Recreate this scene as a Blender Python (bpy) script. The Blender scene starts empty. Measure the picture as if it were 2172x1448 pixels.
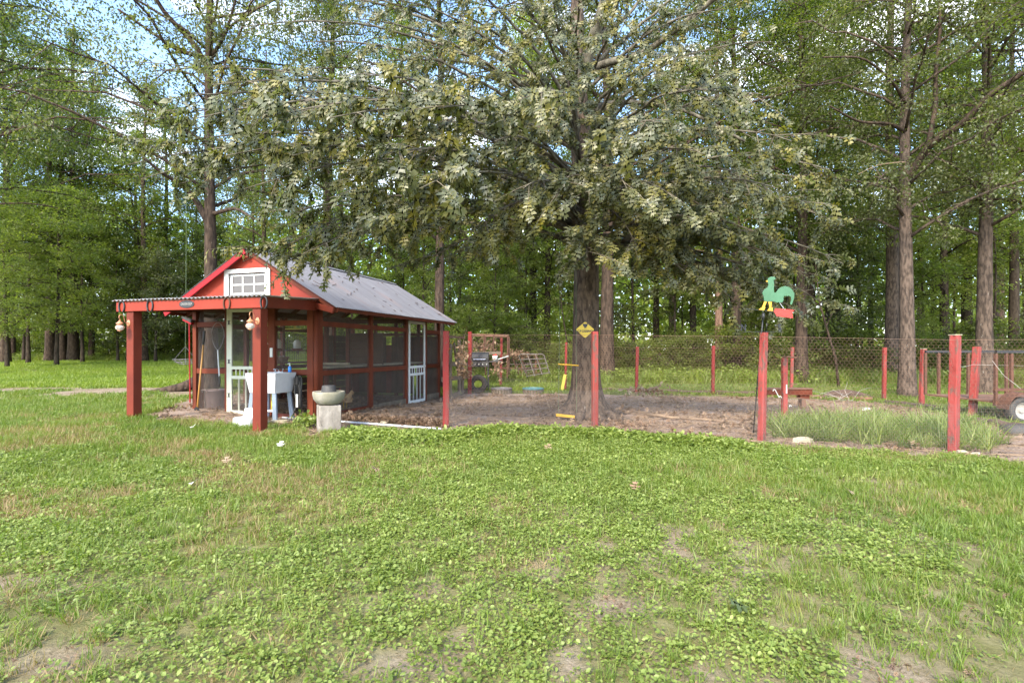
import bpy, math, random
import numpy as np
from math import radians, sin, cos, pi
from mathutils import Vector, Matrix

random.seed(7)
rng = np.random.default_rng(7)
scene = bpy.context.scene
col = scene.collection

# ---------------------------------------------------------------- camera
EYE = 1.3
FPX = 1110.0            # focal length in photograph pixels (2172 wide)
HOR = 742.0             # height of the horizon in the photograph
cam_d = bpy.data.cameras.new("camera")
cam = bpy.data.objects.new("camera", cam_d)
col.objects.link(cam)
cam.location = (0, 0, EYE)
cam.rotation_euler = (radians(90), 0, 0)
cam_d.sensor_width = 36
cam_d.lens = FPX / 2172 * 36
cam_d.shift_y = (HOR - 724) / 2172
cam_d.clip_start = 0.05
cam_d.clip_end = 1500
scene.camera = cam

# ---------------------------------------------------------------- sky and sun
SUN_EL, SUN_ROT = radians(40), radians(202)
world = bpy.data.worlds.new("World")
scene.world = world
world.use_nodes = True
nt = world.node_tree
nt.nodes.clear()
wo = nt.nodes.new("ShaderNodeOutputWorld")
bg = nt.nodes.new("ShaderNodeBackground")
sky = nt.nodes.new("ShaderNodeTexSky")
sky.sky_type = 'NISHITA'
sky.sun_disc = False
sky.sun_elevation = SUN_EL
sky.sun_rotation = SUN_ROT
sky.air_density = 1.0
sky.dust_density = 1.0
sky.ozone_density = 2.6
tc = nt.nodes.new("ShaderNodeTexCoord")
mp = nt.nodes.new("ShaderNodeMapping")
mp.inputs["Scale"].default_value = (1.6, 1.6, 3.6)
cn = nt.nodes.new("ShaderNodeTexNoise")
cn.inputs["Scale"].default_value = 2.1
cn.inputs["Detail"].default_value = 7
cn.inputs["Roughness"].default_value = 0.55
cr = nt.nodes.new("ShaderNodeValToRGB")
cr.color_ramp.elements[0].position = 0.50
cr.color_ramp.elements[1].position = 0.72
cm = nt.nodes.new("ShaderNodeMixRGB")
cm.inputs[2].default_value = (6.3, 6.2, 6.3, 1)
nt.links.new(tc.outputs["Generated"], mp.inputs[0])
nt.links.new(mp.outputs[0], cn.inputs["Vector"])
nt.links.new(cn.outputs["Fac"], cr.inputs[0])
nt.links.new(cr.outputs[0], cm.inputs[0])
nt.links.new(sky.outputs[0], cm.inputs[1])
nt.links.new(cm.outputs[0], bg.inputs[0])
bg.inputs[1].default_value = 0.15
nt.links.new(bg.outputs[0], wo.inputs[0])

sun_d = bpy.data.lights.new("sun", 'SUN')
sun_d.energy = 1.65
sun_d.angle = radians(12)
sun_d.color = (1.0, 0.91, 0.75)
sun = bpy.data.objects.new("sun", sun_d)
col.objects.link(sun)
sv = Vector((sin(SUN_ROT) * cos(SUN_EL), cos(SUN_ROT) * cos(SUN_EL), sin(SUN_EL)))
sun.rotation_euler = sv.to_track_quat('Z', 'Y').to_euler()

vs = scene.view_settings
vs.view_transform = 'Standard'
vs.look = 'None'
vs.gamma = 1
vs.use_curve_mapping = False
vs.exposure = 2.27
scene.cycles.max_bounces = 7
scene.cycles.transparent_max_bounces = 12
scene.cycles.diffuse_bounces = 5

# ---------------------------------------------------------------- helpers
def sst(a, b, x):
    t = np.clip((np.asarray(x, float) - a) / (b - a), 0, 1)
    return t * t * (3 - 2 * t)

def vnoise(x, y, s, seed=0):
    """smooth value noise in 0..1, cell size s metres"""
    x = np.asarray(x, float) / s + 1000.0; y = np.asarray(y, float) / s + 1000.0
    xi = np.floor(x).astype(np.int64); yi = np.floor(y).astype(np.int64)
    fx = x - xi; fy = y - yi
    fx = fx * fx * (3 - 2 * fx); fy = fy * fy * (3 - 2 * fy)
    def h(a, b):
        n = (a * 374761393 + b * 668265263 + seed * 1442695041) & 0xFFFFFFFF
        n = ((n ^ (n >> 13)) * 1274126177) & 0xFFFFFFFF
        return ((n ^ (n >> 16)) & 0xFFFF) / 65535.0
    return (h(xi, yi) * (1 - fx) + h(xi + 1, yi) * fx) * (1 - fy) + (h(xi, yi + 1) * (1 - fx) + h(xi + 1, yi + 1) * fx) * fy

def fbm(x, y, s, seed=0):
    return 0.55 * vnoise(x, y, s, seed) + 0.3 * vnoise(x, y, s * .45, seed + 5) + 0.15 * vnoise(x, y, s * .2, seed + 9)

def ground_h(x, y):
    x = np.asarray(x, float); y = np.asarray(y, float)
    h = 0.43 * sst(18, 42, y)
    h = h - 0.12 * sst(10, 15, y) * (1 - sst(17, 25, y)) * sst(-6, -2, x)
    h = h + 0.10 * sst(4.4, 6.4, -x) * (1 - sst(14, 26, y))
    h = h + 0.03 * (vnoise(x, y, 2.3, 3) - .5) * sst(1, 4, y)
    return h

def at(px, py, z=0.0):
    """ground point seen at a photograph pixel"""
    D = 10.0
    for _ in range(30):
        D = FPX * (EYE - z - float(ground_h((px - 1086) / FPX * D, D))) / (py - HOR)
        D = min(max(D, 1), 80)
    X = (px - 1086) / FPX * D
    return Vector((X, D, float(ground_h(X, D))))

def atD(px, D):
    X = (px - 1086) / FPX * D
    return Vector((X, D, float(ground_h(X, D))))

def P3(px, py, D):
    return Vector(((px - 1086) / FPX * D, D, EYE + (HOR - py) / FPX * D))

class MB:
    """collects simple shapes into one mesh"""
    def __init__(s):
        s.v = []; s.f = []
    def add(s, vs_, fs_):
        o = len(s.v); s.v += [tuple(p) for p in vs_]; s.f += [tuple(i + o for i in f) for f in fs_]
        return s
    def box(s, x0, x1, y0, y1, z0, z1, M=None):
        p = [Vector((x, y, z)) for z in (z0, z1) for y in (y0, y1) for x in (x0, x1)]
        if M is not None: p = [M @ q for q in p]
        return s.add(p, [(0, 2, 3, 1), (4, 5, 7, 6), (0, 1, 5, 4), (2, 6, 7, 3), (0, 4, 6, 2), (1, 3, 7, 5)])
    def bar(s, a, b, w, h, up=(0, 0, 1), c=0.0):
        """rectangular bar from a to b; w across, h along up; c chamfers the long edges"""
        a = Vector(a); b = Vector(b); d = (b - a).normalized(); up = Vector(up)
        if abs(d.dot(up)) > .99: up = Vector((0, 1, 0))
        sd = d.cross(up).normalized(); u = sd.cross(d)
        if c:
            o = [(-w/2, -h/2 + c), (-w/2 + c, -h/2), (w/2 - c, -h/2), (w/2, -h/2 + c), (w/2, h/2 - c), (w/2 - c, h/2), (-w/2 + c, h/2), (-w/2, h/2 - c)]
        else:
            o = [(-w/2, -h/2), (w/2, -h/2), (w/2, h/2), (-w/2, h/2)]
        n = len(o)
        p = [q + sd * i + u * j for q in (a, b) for i, j in o]
        return s.add(p, [(k, (k + 1) % n, n + (k + 1) % n, n + k) for k in range(n)] + [tuple(range(n))[::-1], tuple(range(n, 2 * n))])
    def tube(s, pts, r, n=8, cap=True, lobes=None):
        pts = [Vector(p) for p in pts]
        if not hasattr(r, '__len__'): r = [r] * len(pts)
        rings = []
        ref = Vector((1, 0, 0))
        for i, p in enumerate(pts):
            d = (pts[min(i + 1, len(pts) - 1)] - pts[max(i - 1, 0)]).normalized()
            if abs(d.dot(ref)) > .95: ref = Vector((0, 1, 0))
            a = (ref - d * ref.dot(d)).normalized(); b = d.cross(a); ref = a
            ring = []
            for k in range(n):
                t = 2 * pi * k / n
                rr = r[i] * (lobes(i, t) if lobes else 1)
                ring.append(p + a * cos(t) * rr + b * sin(t) * rr)
            rings += ring
        fs = [(i * n + k, i * n + (k + 1) % n, (i + 1) * n + (k + 1) % n, (i + 1) * n + k) for i in range(len(pts) - 1) for k in range(n)]
        if cap: fs += [tuple(range(n))[::-1], tuple((len(pts) - 1) * n + k for k in range(n))]
        return s.add(rings, fs)
    def lathe(s, prof, n=24, M=None, cx=0, cy=0):
        p = []
        for r, z in prof:
            for k in range(n):
                q = Vector((cx + r * cos(2 * pi * k / n), cy + r * sin(2 * pi * k / n), z))
                p.append(M @ q if M is not None else q)
        return s.add(p, [(i * n + k, i * n + (k + 1) % n, (i + 1) * n + (k + 1) % n, (i + 1) * n + k) for i in range(len(prof) - 1) for k in range(n)])
    def prism(s, out, depth, M):
        """outline in local x,z extruded along local y from 0 to depth"""
        n = len(out)
        p = [M @ Vector((x, y, z)) for y in (0, depth) for x, z in out]
        return s.add(p, [tuple(range(n)), tuple(range(n, 2 * n))[::-1]] + [(k, n + k, n + (k + 1) % n, (k + 1) % n) for k in range(n)])
    def quad(s, a, b, c, d):
        return s.add([a, b, c, d], [(0, 1, 2, 3)])
    def build(s, name, m, parent=None, smooth=False, bevel=0, loc=None):
        me = bpy.data.meshes.new(name)
        me.from_pydata(s.v, [], s.f)
        me.materials.append(m)
        me.update()
        if smooth:
            me.shade_smooth()
        o = bpy.data.objects.new(name, me)
        col.objects.link(o)
        if parent: o.parent = parent
        if loc is not None: o.location = loc
        if bevel:
            b = o.modifiers.new("bevel", 'BEVEL'); b.width = bevel; b.segments = 2; b.limit_method = 'ANGLE'
        return o

def np_mesh(name, V, T, m, attrs=None, smooth=False):
    """mesh from numpy vertices and an (n,3) or (n,4) face array"""
    me = bpy.data.meshes.new(name)
    V = np.asarray(V, np.float32); T = np.asarray(T, np.int32); k = T.shape[1]
    me.vertices.add(len(V)); me.vertices.foreach_set("co", V.ravel())
    me.loops.add(T.size); me.loops.foreach_set("vertex_index", T.ravel())
    me.polygons.add(len(T)); me.polygons.foreach_set("loop_start", np.arange(0, T.size, k, dtype=np.int32))
    me.polygons.foreach_set("loop_total", np.full(len(T), k, np.int32))
    if smooth: me.polygons.foreach_set("use_smooth", np.ones(len(T), bool))
    if attrs:
        for an, av in attrs.items():
            a = me.attributes.new(an, 'FLOAT', 'POINT'); a.data.foreach_set("value", np.asarray(av, np.float32))
    me.materials.append(m)
    me.update(); me.validate()
    return me

def mobj(name, me, parent=None, loc=(0, 0, 0), rotz=0, scale=1):
    o = bpy.data.objects.new(name, me); col.objects.link(o)
    o.location = loc; o.rotation_euler = (0, 0, rotz)
    if hasattr(scale, '__len__'): o.scale = scale
    else: o.scale = (scale,) * 3
    if parent: o.parent = parent
    return o

def tag(o, label=None, cat=None, group=None, kind=None):
    if label: o["label"] = label
    if cat: o["category"] = cat
    if group: o["group"] = group
    if kind: o["kind"] = kind
    return o

def thing(name, label, cat, loc=(0, 0, 0), rotz=0, group=None):
    o = bpy.data.objects.new(name, None); col.objects.link(o)
    o.empty_display_size = .1
    o.location = loc; o.rotation_euler = (0, 0, rotz)
    return tag(o, label, cat, group)

def text_part(name, body, size, m, parent, M, ext=.002, bold=0.0):
    c = bpy.data.curves.new(name, 'FONT'); c.body = body; c.size = size; c.extrude = ext
    c.align_x = 'CENTER'; c.align_y = 'CENTER'; c.offset = bold
    c.materials.append(m)
    tmp = bpy.data.objects.new(name, c); col.objects.link(tmp)
    dg = bpy.context.evaluated_depsgraph_get()
    me = bpy.data.meshes.new_from_object(tmp.evaluated_get(dg))
    bpy.data.objects.remove(tmp)
    me.materials.clear(); me.materials.append(m)
    o = bpy.data.objects.new(name, me); col.objects.link(o); o.parent = parent
    o.matrix_local = M
    return o

# ---------------------------------------------------------------- materials
def nodes(name):
    m = bpy.data.materials.new(name); m.use_nodes = True
    t = m.node_tree
    b = t.nodes["Principled BSDF"]
    return m, t, b

def pm(name, c1, c2=None, scale=6, rough=.6, bump=.0, bscale=40, stretch=(1, 1, 1), metal=0, c3=None, c3amt=.55, spec=.5, c3scale=None, rp=(.35, .68)):
    """surface with two mottled colours, a third for dirt / wear spots, and a fine relief"""
    m, t, b = nodes(name)
    tcn = t.nodes.new("ShaderNodeTexCoord"); mpn = t.nodes.new("ShaderNodeMapping")
    mpn.inputs["Scale"].default_value = stretch
    t.links.new(tcn.outputs["Object"], mpn.inputs[0])
    n = t.nodes.new("ShaderNodeTexNoise"); n.inputs["Scale"].default_value = scale; n.inputs["Detail"].default_value = 5
    t.links.new(mpn.outputs[0], n.inputs["Vector"])
    r = t.nodes.new("ShaderNodeValToRGB")
    r.color_ramp.elements[0].position = rp[0]; r.color_ramp.elements[1].position = rp[1]
    c2 = c2 or tuple(x * .8 for x in c1)
    r.color_ramp.elements[0].color = (*c1, 1); r.color_ramp.elements[1].color = (*c2, 1)
    t.links.new(n.outputs["Fac"], r.inputs[0])
    out = r.outputs[0]
    if c3:
        n3 = t.nodes.new("ShaderNodeTexNoise"); n3.inputs["Scale"].default_value = c3scale or scale * 3.3; n3.inputs["Detail"].default_value = 8
        n3.inputs["Roughness"].default_value = .7
        t.links.new(mpn.outputs[0], n3.inputs["Vector"])
        r3 = t.nodes.new("ShaderNodeValToRGB"); r3.color_ramp.elements[0].position = c3amt; r3.color_ramp.elements[1].position = min(c3amt + .07, 1)
        t.links.new(n3.outputs["Fac"], r3.inputs[0])
        mx = t.nodes.new("ShaderNodeMixRGB"); mx.inputs[2].default_value = (*c3, 1)
        t.links.new(r3.outputs[0], mx.inputs[0]); t.links.new(out, mx.inputs[1]); out = mx.outputs[0]
    t.links.new(out, b.inputs["Base Color"])
    b.inputs["Roughness"].default_value = rough; b.inputs["Metallic"].default_value = metal
    b.inputs["Specular IOR Level"].default_value = spec
    if bump:
        nb = t.nodes.new("ShaderNodeTexNoise"); nb.inputs["Scale"].default_value = bscale; nb.inputs["Detail"].default_value = 6
        t.links.new(mpn.outputs[0], nb.inputs["Vector"])
        bp = t.nodes.new("ShaderNodeBump"); bp.inputs["Strength"].default_value = min(1, bump); bp.inputs["Distance"].default_value = .02
        t.links.new(nb.outputs["Fac"], bp.inputs["Height"]); t.links.new(bp.outputs[0], b.inputs["Normal"])
    return m

def leaf_mat(name, ca, cb, cc, back=None, rough=.45, trans=.35, pscale=.5, spec=.5):
    """leaf: three tints picked per leaf, slow drift over the crown, light passing through"""
    m = bpy.data.materials.new(name); m.use_nodes = True
    t = m.node_tree; b = t.nodes["Principled BSDF"]; o = t.nodes["Material Output"]
    at_ = t.nodes.new("ShaderNodeAttribute"); at_.attribute_name = "tint"
    oi = t.nodes.new("ShaderNodeObjectInfo")
    ge = t.nodes.new("ShaderNodeNewGeometry")
    n = t.nodes.new("ShaderNodeTexNoise"); n.inputs["Scale"].default_value = pscale; n.inputs["Detail"].default_value = 3
    t.links.new(ge.outputs["Position"], n.inputs["Vector"])
    a1 = t.nodes.new("ShaderNodeMath"); a1.operation = 'MULTIPLY_ADD'; a1.inputs[1].default_value = .5; 
    t.links.new(at_.outputs["Fac"], a1.inputs[0])
    a2 = t.nodes.new("ShaderNodeMath"); a2.operation = 'MULTIPLY_ADD'; a2.inputs[1].default_value = 1.0; a2.inputs[2].default_value = -.38
    t.links.new(n.outputs["Fac"], a2.inputs[0])
    a3 = t.nodes.new("ShaderNodeMath"); a3.operation = 'MULTIPLY_ADD'; a3.inputs[1].default_value = .25
    t.links.new(oi.outputs["Random"], a3.inputs[0]); t.links.new(a2.outputs[0], a3.inputs[2])
    t.links.new(a3.outputs[0], a1.inputs[2])
    r = t.nodes.new("ShaderNodeValToRGB")
    e = r.color_ramp.elements
    e[0].position = .12; e[0].color = (*ca, 1); e[1].position = .95; e[1].color = (*cc, 1)
    k = e.new(.5); k.color = (*cb, 1)
    t.links.new(a1.outputs[0], r.inputs[0])
    c = r.outputs[0]
    if back:
        mx = t.nodes.new("ShaderNodeMixRGB"); mx.inputs[2].default_value = (*back, 1)
        t.links.new(ge.outputs["Backfacing"], mx.inputs[0]); t.links.new(c, mx.inputs[1]); c = mx.outputs[0]
    t.links.new(c, b.inputs["Base Color"])
    b.inputs["Roughness"].default_value = rough; b.inputs["Specular IOR Level"].default_value = spec
    tr = t.nodes.new("ShaderNodeBsdfTranslucent")
    sc_ = t.nodes.new("ShaderNodeMixRGB"); sc_.blend_type = 'MULTIPLY'; sc_.inputs[0].default_value = 1; sc_.inputs[2].default_value = (1.5, 1.7, .55, 1)
    t.links.new(c, sc_.inputs[1]); t.links.new(sc_.outputs[0], tr.inputs[0])
    ms = t.nodes.new("ShaderNodeMixShader"); ms.inputs[0].default_value = trans
    t.links.new(b.outputs[0], ms.inputs[1]); t.links.new(tr.outputs[0], ms.inputs[2])
    t.links.new(ms.outputs[0], o.inputs[0])
    return m

def bark_mat(name, c1, c2, sc=9, lich=None, bump=.9):
    m = pm(name, c1, c2, scale=sc, rough=.95, bump=bump, bscale=sc * 2.2, stretch=(1.8, 1.8, .6), c3=lich, c3amt=.63, c3scale=sc * 1.3, spec=.15, rp=(.38, .62))
    return m

def screen_mat(name, c, alpha):
    """woven insect screen, too fine to see its wires"""
    m = bpy.data.materials.new(name); m.use_nodes = True
    t = m.node_tree; b = t.nodes["Principled BSDF"]
    b.inputs["Base Color"].default_value = (*c, 1); b.inputs["Roughness"].default_value = .7
    n = t.nodes.new("ShaderNodeTexNoise"); n.inputs["Scale"].default_value = 1.7; n.inputs["Detail"].default_value = 4
    tcn = t.nodes.new("ShaderNodeTexCoord"); t.links.new(tcn.outputs["Object"], n.inputs["Vector"])
    mr = t.nodes.new("ShaderNodeMapRange"); mr.inputs["To Min"].default_value = alpha - .14; mr.inputs["To Max"].default_value = alpha + .14
    t.links.new(n.outputs["Fac"], mr.inputs["Value"]); t.links.new(mr.outputs[0], b.inputs["Alpha"])
    return m

M = {}
M['red'] = pm('red_paint', (.165, .029, .014), (.13, .023, .012), scale=3, rough=.55, bump=.12, bscale=60, c3=(.16, .04, .025), c3amt=.66, spec=.22)
M['red_bright'] = pm('bright_red_paint', (.27, .036, .019), (.23, .031, .016), scale=2, rough=.55, bump=.08, bscale=50, c3=(.30, .045, .03), c3amt=.7, spec=.22)
M['red_rake'] = pm('crimson_rake_paint', (.30, .010, .014), (.24, .009, .012), rough=.45, spec=.22)
M['red_frame'] = pm('brown_red_stain', (.15, .033, .014), (.10, .024, .011), scale=4, rough=.65, bump=.25, bscale=45, stretch=(1, 1, .4), c3=(.25, .075, .045), c3amt=.66, spec=.22)
M['red_inner'] = pm('dark_red_stain', (.15, .032, .018), (.10, .024, .014), scale=4, rough=.8)
M['dark_board'] = pm('dark_board', (.10, .056, .036), (.066, .040, .027), scale=5, rough=.9, bump=.2)
M['post_red'] = pm('faded_red_paint', (.32, .060, .052), (.20, .028, .022), scale=4, rough=.6, bump=.5, bscale=22, stretch=(1, 1, .35), c3=(.13, .070, .055), c3amt=.52, spec=.22)
M['post_dull'] = pm('weathered_red_paint', (.23, .026, .024), (.15, .022, .02), scale=4, rough=.75, bump=.5, bscale=22, stretch=(1, 1, .35), c3=(.13, .06, .04), c3amt=.55, spec=.22)
M['white'] = pm('white_paint', (.62, .62, .60), (.54, .54, .50), rough=.5, c3=(.45, .42, .34), c3amt=.68)
M['white_reflect_tint'] = pm('old_white_reflect_tint', (.56, .56, .46), (.46, .47, .34), scale=3, rough=.6, c3=(.30, .26, .18), c3amt=.64)  # worn white; yellow-green tint puts reflected light into the paint colour
M['plastic_white'] = pm('white_plastic', (.56, .56, .56), (.47, .46, .46), scale=5, rough=.4, c3=(.4, .36, .33), c3amt=.7)
M['leg_grey'] = pm('blue_grey_plastic', (.19, .23, .28), (.16, .20, .25), rough=.5)
M['metal_roof'] = None
M['pale_metal'] = pm('galvanised', (.55, .56, .58), (.42, .43, .45), scale=8, rough=.45, metal=.5)
M['black'] = pm('black_metal', (.018, .018, .020), (.03, .03, .03), rough=.5)
M['rubber'] = pm('black_rubber', (.03, .028, .026), (.05, .047, .042), rough=.7)
M['steel'] = pm('chrome', (.6, .6, .62), (.45, .45, .47), rough=.2, metal=1)
M['wood_handle'] = pm('handle_wood', (.50, .25, .06), (.38, .18, .045), rough=.5, stretch=(1, 1, .2))
M['grey_wood'] = pm('grey_weathered_wood', (.17, .13, .09), (.09, .07, .048), scale=7, rough=.9, bump=.5, bscale=30, stretch=(1, 1, .3), c3=(.10, .12, .05), c3amt=.62)
M['brown_wood'] = pm('brown_old_wood', (.20, .10, .06), (.12, .065, .04), scale=7, rough=.9, bump=.4, bscale=30)
M['rust'] = pm('rusty_steel', (.12, .050, .028), (.07, .034, .022), scale=14, rough=.9, bump=.3)
M['rust_grey'] = pm('dull_pipe', (.13, .115, .095), (.075, .064, .052), scale=9, rough=.7, c3=(.18, .08, .04), c3amt=.6)
M['concrete'] = pm('weathered_concrete', (.33, .29, .25), (.17, .145, .12), scale=6, rough=.95, bump=.5, bscale=30, c3=(.09, .075, .055), c3amt=.60, c3scale=9, stretch=(1, 1, .6))
M['bowl'] = pm('mossy_concrete', (.30, .275, .225), (.19, .175, .115), scale=5, rough=.9, bump=.4, bscale=35, c3=(.20, .20, .06), c3amt=.62, stretch=(1, 1, .5))
M['dish'] = pm('charcoal_dish', (.035, .033, .033), (.06, .055, .05), scale=12, rough=.65)
M['tub'] = pm('dull_mauve_plastic', (.30, .22, .21), (.24, .18, .17), scale=4, rough=.6)
M['copper'] = pm('pale_copper', (.62, .28, .14), (.50, .23, .12), scale=20, rough=.45, metal=.3)
M['yellow'] = pm('yellow_paint', (.52, .30, .02), (.62, .34, .02), rough=.5)
M['yellow_sign'] = pm('sign_yellow', (.60, .42, .02), (.55, .37, .02), scale=3, rough=.4)
M['yellow_old'] = pm('dull_yellow_paint', (.48, .42, .05), (.36, .32, .05), rough=.7)
M['rope'] = pm('green_rope', (.10, .14, .07), (.08, .10, .05), rough=.8)
M['wire'] = pm('rusty_wire', (.22, .12, .075), (.16, .10, .07), rough=.6, metal=.3)
M['cloth'] = pm('grey_wire', (.20, .18, .17), (.14, .13, .13), rough=.6, metal=.3)
M['line_wire'] = pm('pale_wire', (.36, .33, .29), rough=.5)
M['green_paint'] = pm('green_rooster_paint', (.045, .145, .070), (.032, .115, .050), scale=3, rough=.5, bump=.1, c3=(.10, .17, .10), c3amt=.68)
M['red_tail'] = pm('scarlet_paint', (.38, .028, .016), (.30, .022, .014), rough=.5, bump=.2, c3=(.5, .2, .12), c3amt=.72)
M['blue_soap'] = pm('blue_soap', (.02, .22, .65), rough=.15)
M['paper'] = pm('white_label', (.78, .77, .72), rough=.6)
M['soil_dark'] = pm('dark_rotten_timber', (.07, .045, .032), (.11, .07, .05), scale=8, rough=1, bump=.8, bscale=20)
M['stone'] = pm('pale_stone', (.42, .36, .26), (.30, .26, .17), scale=8, rough=.95, bump=.5)
M['stick'] = pm('dead_stick', (.30, .21, .13), (.18, .12, .08), scale=10, rough=.95)
M['tarp'] = pm('blue_green_pool', (.05, .16, .15), (.12, .20, .22), scale=8, rough=.5)
M['hen'] = pm('buff_feathers', (.62, .42, .22), (.46, .27, .12), scale=14, rough=.9, bump=.4)
M['comb'] = pm('hen_comb_red', (.6, .04, .02), rough=.6)
M['jug'] = screen_mat('milky_jug', (.75, .74, .68), .8)
M['screen'] = screen_mat('insect_screen', (.08, .066, .055), .34)
M['screen_side'] = screen_mat('insect_screen_dusty', (.10, .08, .064), .42)
M['bark_oak'] = bark_mat('oak_bark', (.125, .090, .066), (.045, .033, .025), 9, (.33, .29, .24))
M['bark_limb'] = bark_mat('smooth_limb_bark', (.17, .15, .11), (.06, .05, .036), 5, (.36, .35, .26))
M['bark_brown'] = bark_mat('brown_bark', (.085, .058, .042), (.034, .024, .018), 7, (.27, .24, .18))
M['bark_pale'] = bark_mat('pale_bark', (.13, .094, .072), (.05, .037, .029), 8, (.34, .31, .27))
M['bark_dark'] = bark_mat('dark_bark', (.062, .047, .034), (.030, .022, .016), 7)
M['bark_red'] = bark_mat('reddish_bark', (.24, .145, .10), (.11, .065, .045), 7)
M['twig'] = pm('twig', (.17, .14, .10), (.10, .08, .055), scale=8, rough=.9)

M['oak_leaf'] = leaf_mat('oak_leaf', (.040, .050, .020), (.125, .130, .060), (.24, .20, .028), back=(.15, .155, .085), rough=.45, trans=.34, spec=.7, pscale=.8)  # grey and yellow tints put sheen and back light into the leaf colour
M['leaf_mid'] = leaf_mat('leaf_mid', (.044, .060, .015), (.098, .130, .025), (.20, .215, .036), rough=.5, trans=.55)
M['leaf_light'] = leaf_mat('leaf_light', (.090, .118, .032), (.165, .195, .052), (.28, .295, .085), rough=.5, trans=.60)
M['leaf_grey'] = leaf_mat('leaf_grey', (.055, .066, .026), (.120, .132, .055), (.23, .225, .095), rough=.5, trans=.45, spec=.6)
M['leaf_dark'] = leaf_mat('leaf_dark', (.030, .045, .014), (.060, .085, .022), (.13, .15, .04), rough=.45, trans=.35)
M['weed'] = leaf_mat('weed_leaf', (.120, .165, .030), (.195, .250, .050), (.28, .32, .080), rough=.5, trans=.34, pscale=1.5)
M['grass'] = leaf_mat('grass_blade', (.090, .148, .018), (.150, .212, .026), (.27, .25, .075), rough=.5, trans=.38, pscale=.9)
M['grass_dry'] = leaf_mat('grass_dry', (.15, .15, .045), (.27, .20, .085), (.34, .22, .12), rough=.6, trans=.3, pscale=1.5)
M['grass_bright'] = leaf_mat('grass_bright', (.14, .20, .022), (.20, .26, .03), (.25, .29, .045), rough=.5, trans=.38)
M['grass_long'] = leaf_mat('grass_long', (.10, .15, .026), (.185, .24, .048), (.36, .36, .13), rough=.45, trans=.35, pscale=2)
M['dead_leaf'] = leaf_mat('dead_leaf', (.12, .065, .035), (.24, .14, .08), (.45, .33, .22), rough=.7, trans=.15, pscale=3)
M['dead_leaf_dark'] = leaf_mat('dead_leaf_dark', (.07, .040, .025), (.14, .085, .052), (.30, .20, .12), rough=.7, trans=.1, pscale=3)
# ---------------------------------------------------------------- ground
def world_poly(pp):
    return np.array([tuple(at(*p))[:2] for p in pp])

PEN = world_poly([(560, 908), (610, 905), (660, 928), (735, 910), (935, 921), (1100, 915), (1261, 918), (1450, 934), (1615, 948), (1800, 956), (2023, 969), (2172, 984), (2420, 1010),
                  (2400, 935), (2172, 912), (2060, 893), (1955, 868), (1850, 854), (1600, 842), (1350, 838), (1100, 834), (990, 832), (945, 842), (800, 838), (600, 832), (400, 846), (330, 868), (300, 893), (400, 893), (480, 900)])

def in_poly(x, y, poly):
    x = np.asarray(x, float); y = np.asarray(y, float)
    c = np.zeros(x.shape, bool)
    n = len(poly)
    for i in range(n):
        x0, y0 = poly[i]; x1, y1 = poly[i - 1]
        if y0 == y1: continue
        cond = ((y0 > y) != (y1 > y)) & (x < (x1 - x0) * (y - y0) / (y1 - y0) + x0)
        c ^= cond
    return c

def in_pen(x, y, j=.28):
    jx = (fbm(x, y, .5, 11) - .5) * 2 * j; jy = (fbm(x, y, .5, 12) - .5) * 2 * j
    return in_poly(x + jx, y + jy, PEN)

BARE = [(1050, 1270, .22, .14), (1210, 1320, .26, .10), (960, 1345, .22, .12), (930, 1270, .15, .12), (1300, 1130, .45, .16), (1480, 1155, .55, .22), (1150, 1180, .25, .12), (1450, 1165, .3, .15), (60, 1245, .35, .12),
        (1190, 1400, .28, .09), (1380, 1340, .22, .10), (1550, 1430, .35, .08), (1230, 1215, .2, .1), (1180, 1085, .3, .12), (1330, 1290, .2, .1), (1650, 1230, .3, .15), (1900, 1440, .3, .08), (130, 1400, .2, .08), (400, 1250, .2, .1), (1760, 1380, .2, .1), (870, 1410, .2, .06), (1020, 1330, .2, .08)]
BAREW = [(tuple(at(a, b))[:2], c, d) for a, b, c, d in BARE]

def bare(x, y):
    x = np.asarray(x, float); y = np.asarray(y, float)
    b = np.zeros(x.shape)
    for (cx, cy), rx, ry in BAREW:
        rx *= 1.35; ry = ry * 1.7
        b = np.maximum(b, np.exp(-(((x - cx) / rx) ** 2 + ((y - cy) / ry) ** 2)))
    n = fbm(x, y, .55, 21)
    near = b * sst(.42, .60, fbm(x, y, .22, 22)) * 1.15
    wear = sst(.58, .70, fbm(x, y, .55, 31)) * .6 * sst(1.0, 4.0, x + .6) * (1 - sst(5.5, 7.5, y))
    path = np.exp(-((y - 15.2 - .09 * (x + 12)) / 2.4) ** 2) * sst(2.5, 6.0, -x) * sst(.25, .6, fbm(x, y, 1.5, 41)) * 1.3
    return np.clip(np.maximum(np.maximum(near, wear), path), 0, 1)

def dirt(x, y):
    return np.maximum(in_pen(x, y).astype(float), bare(x, y))

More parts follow.
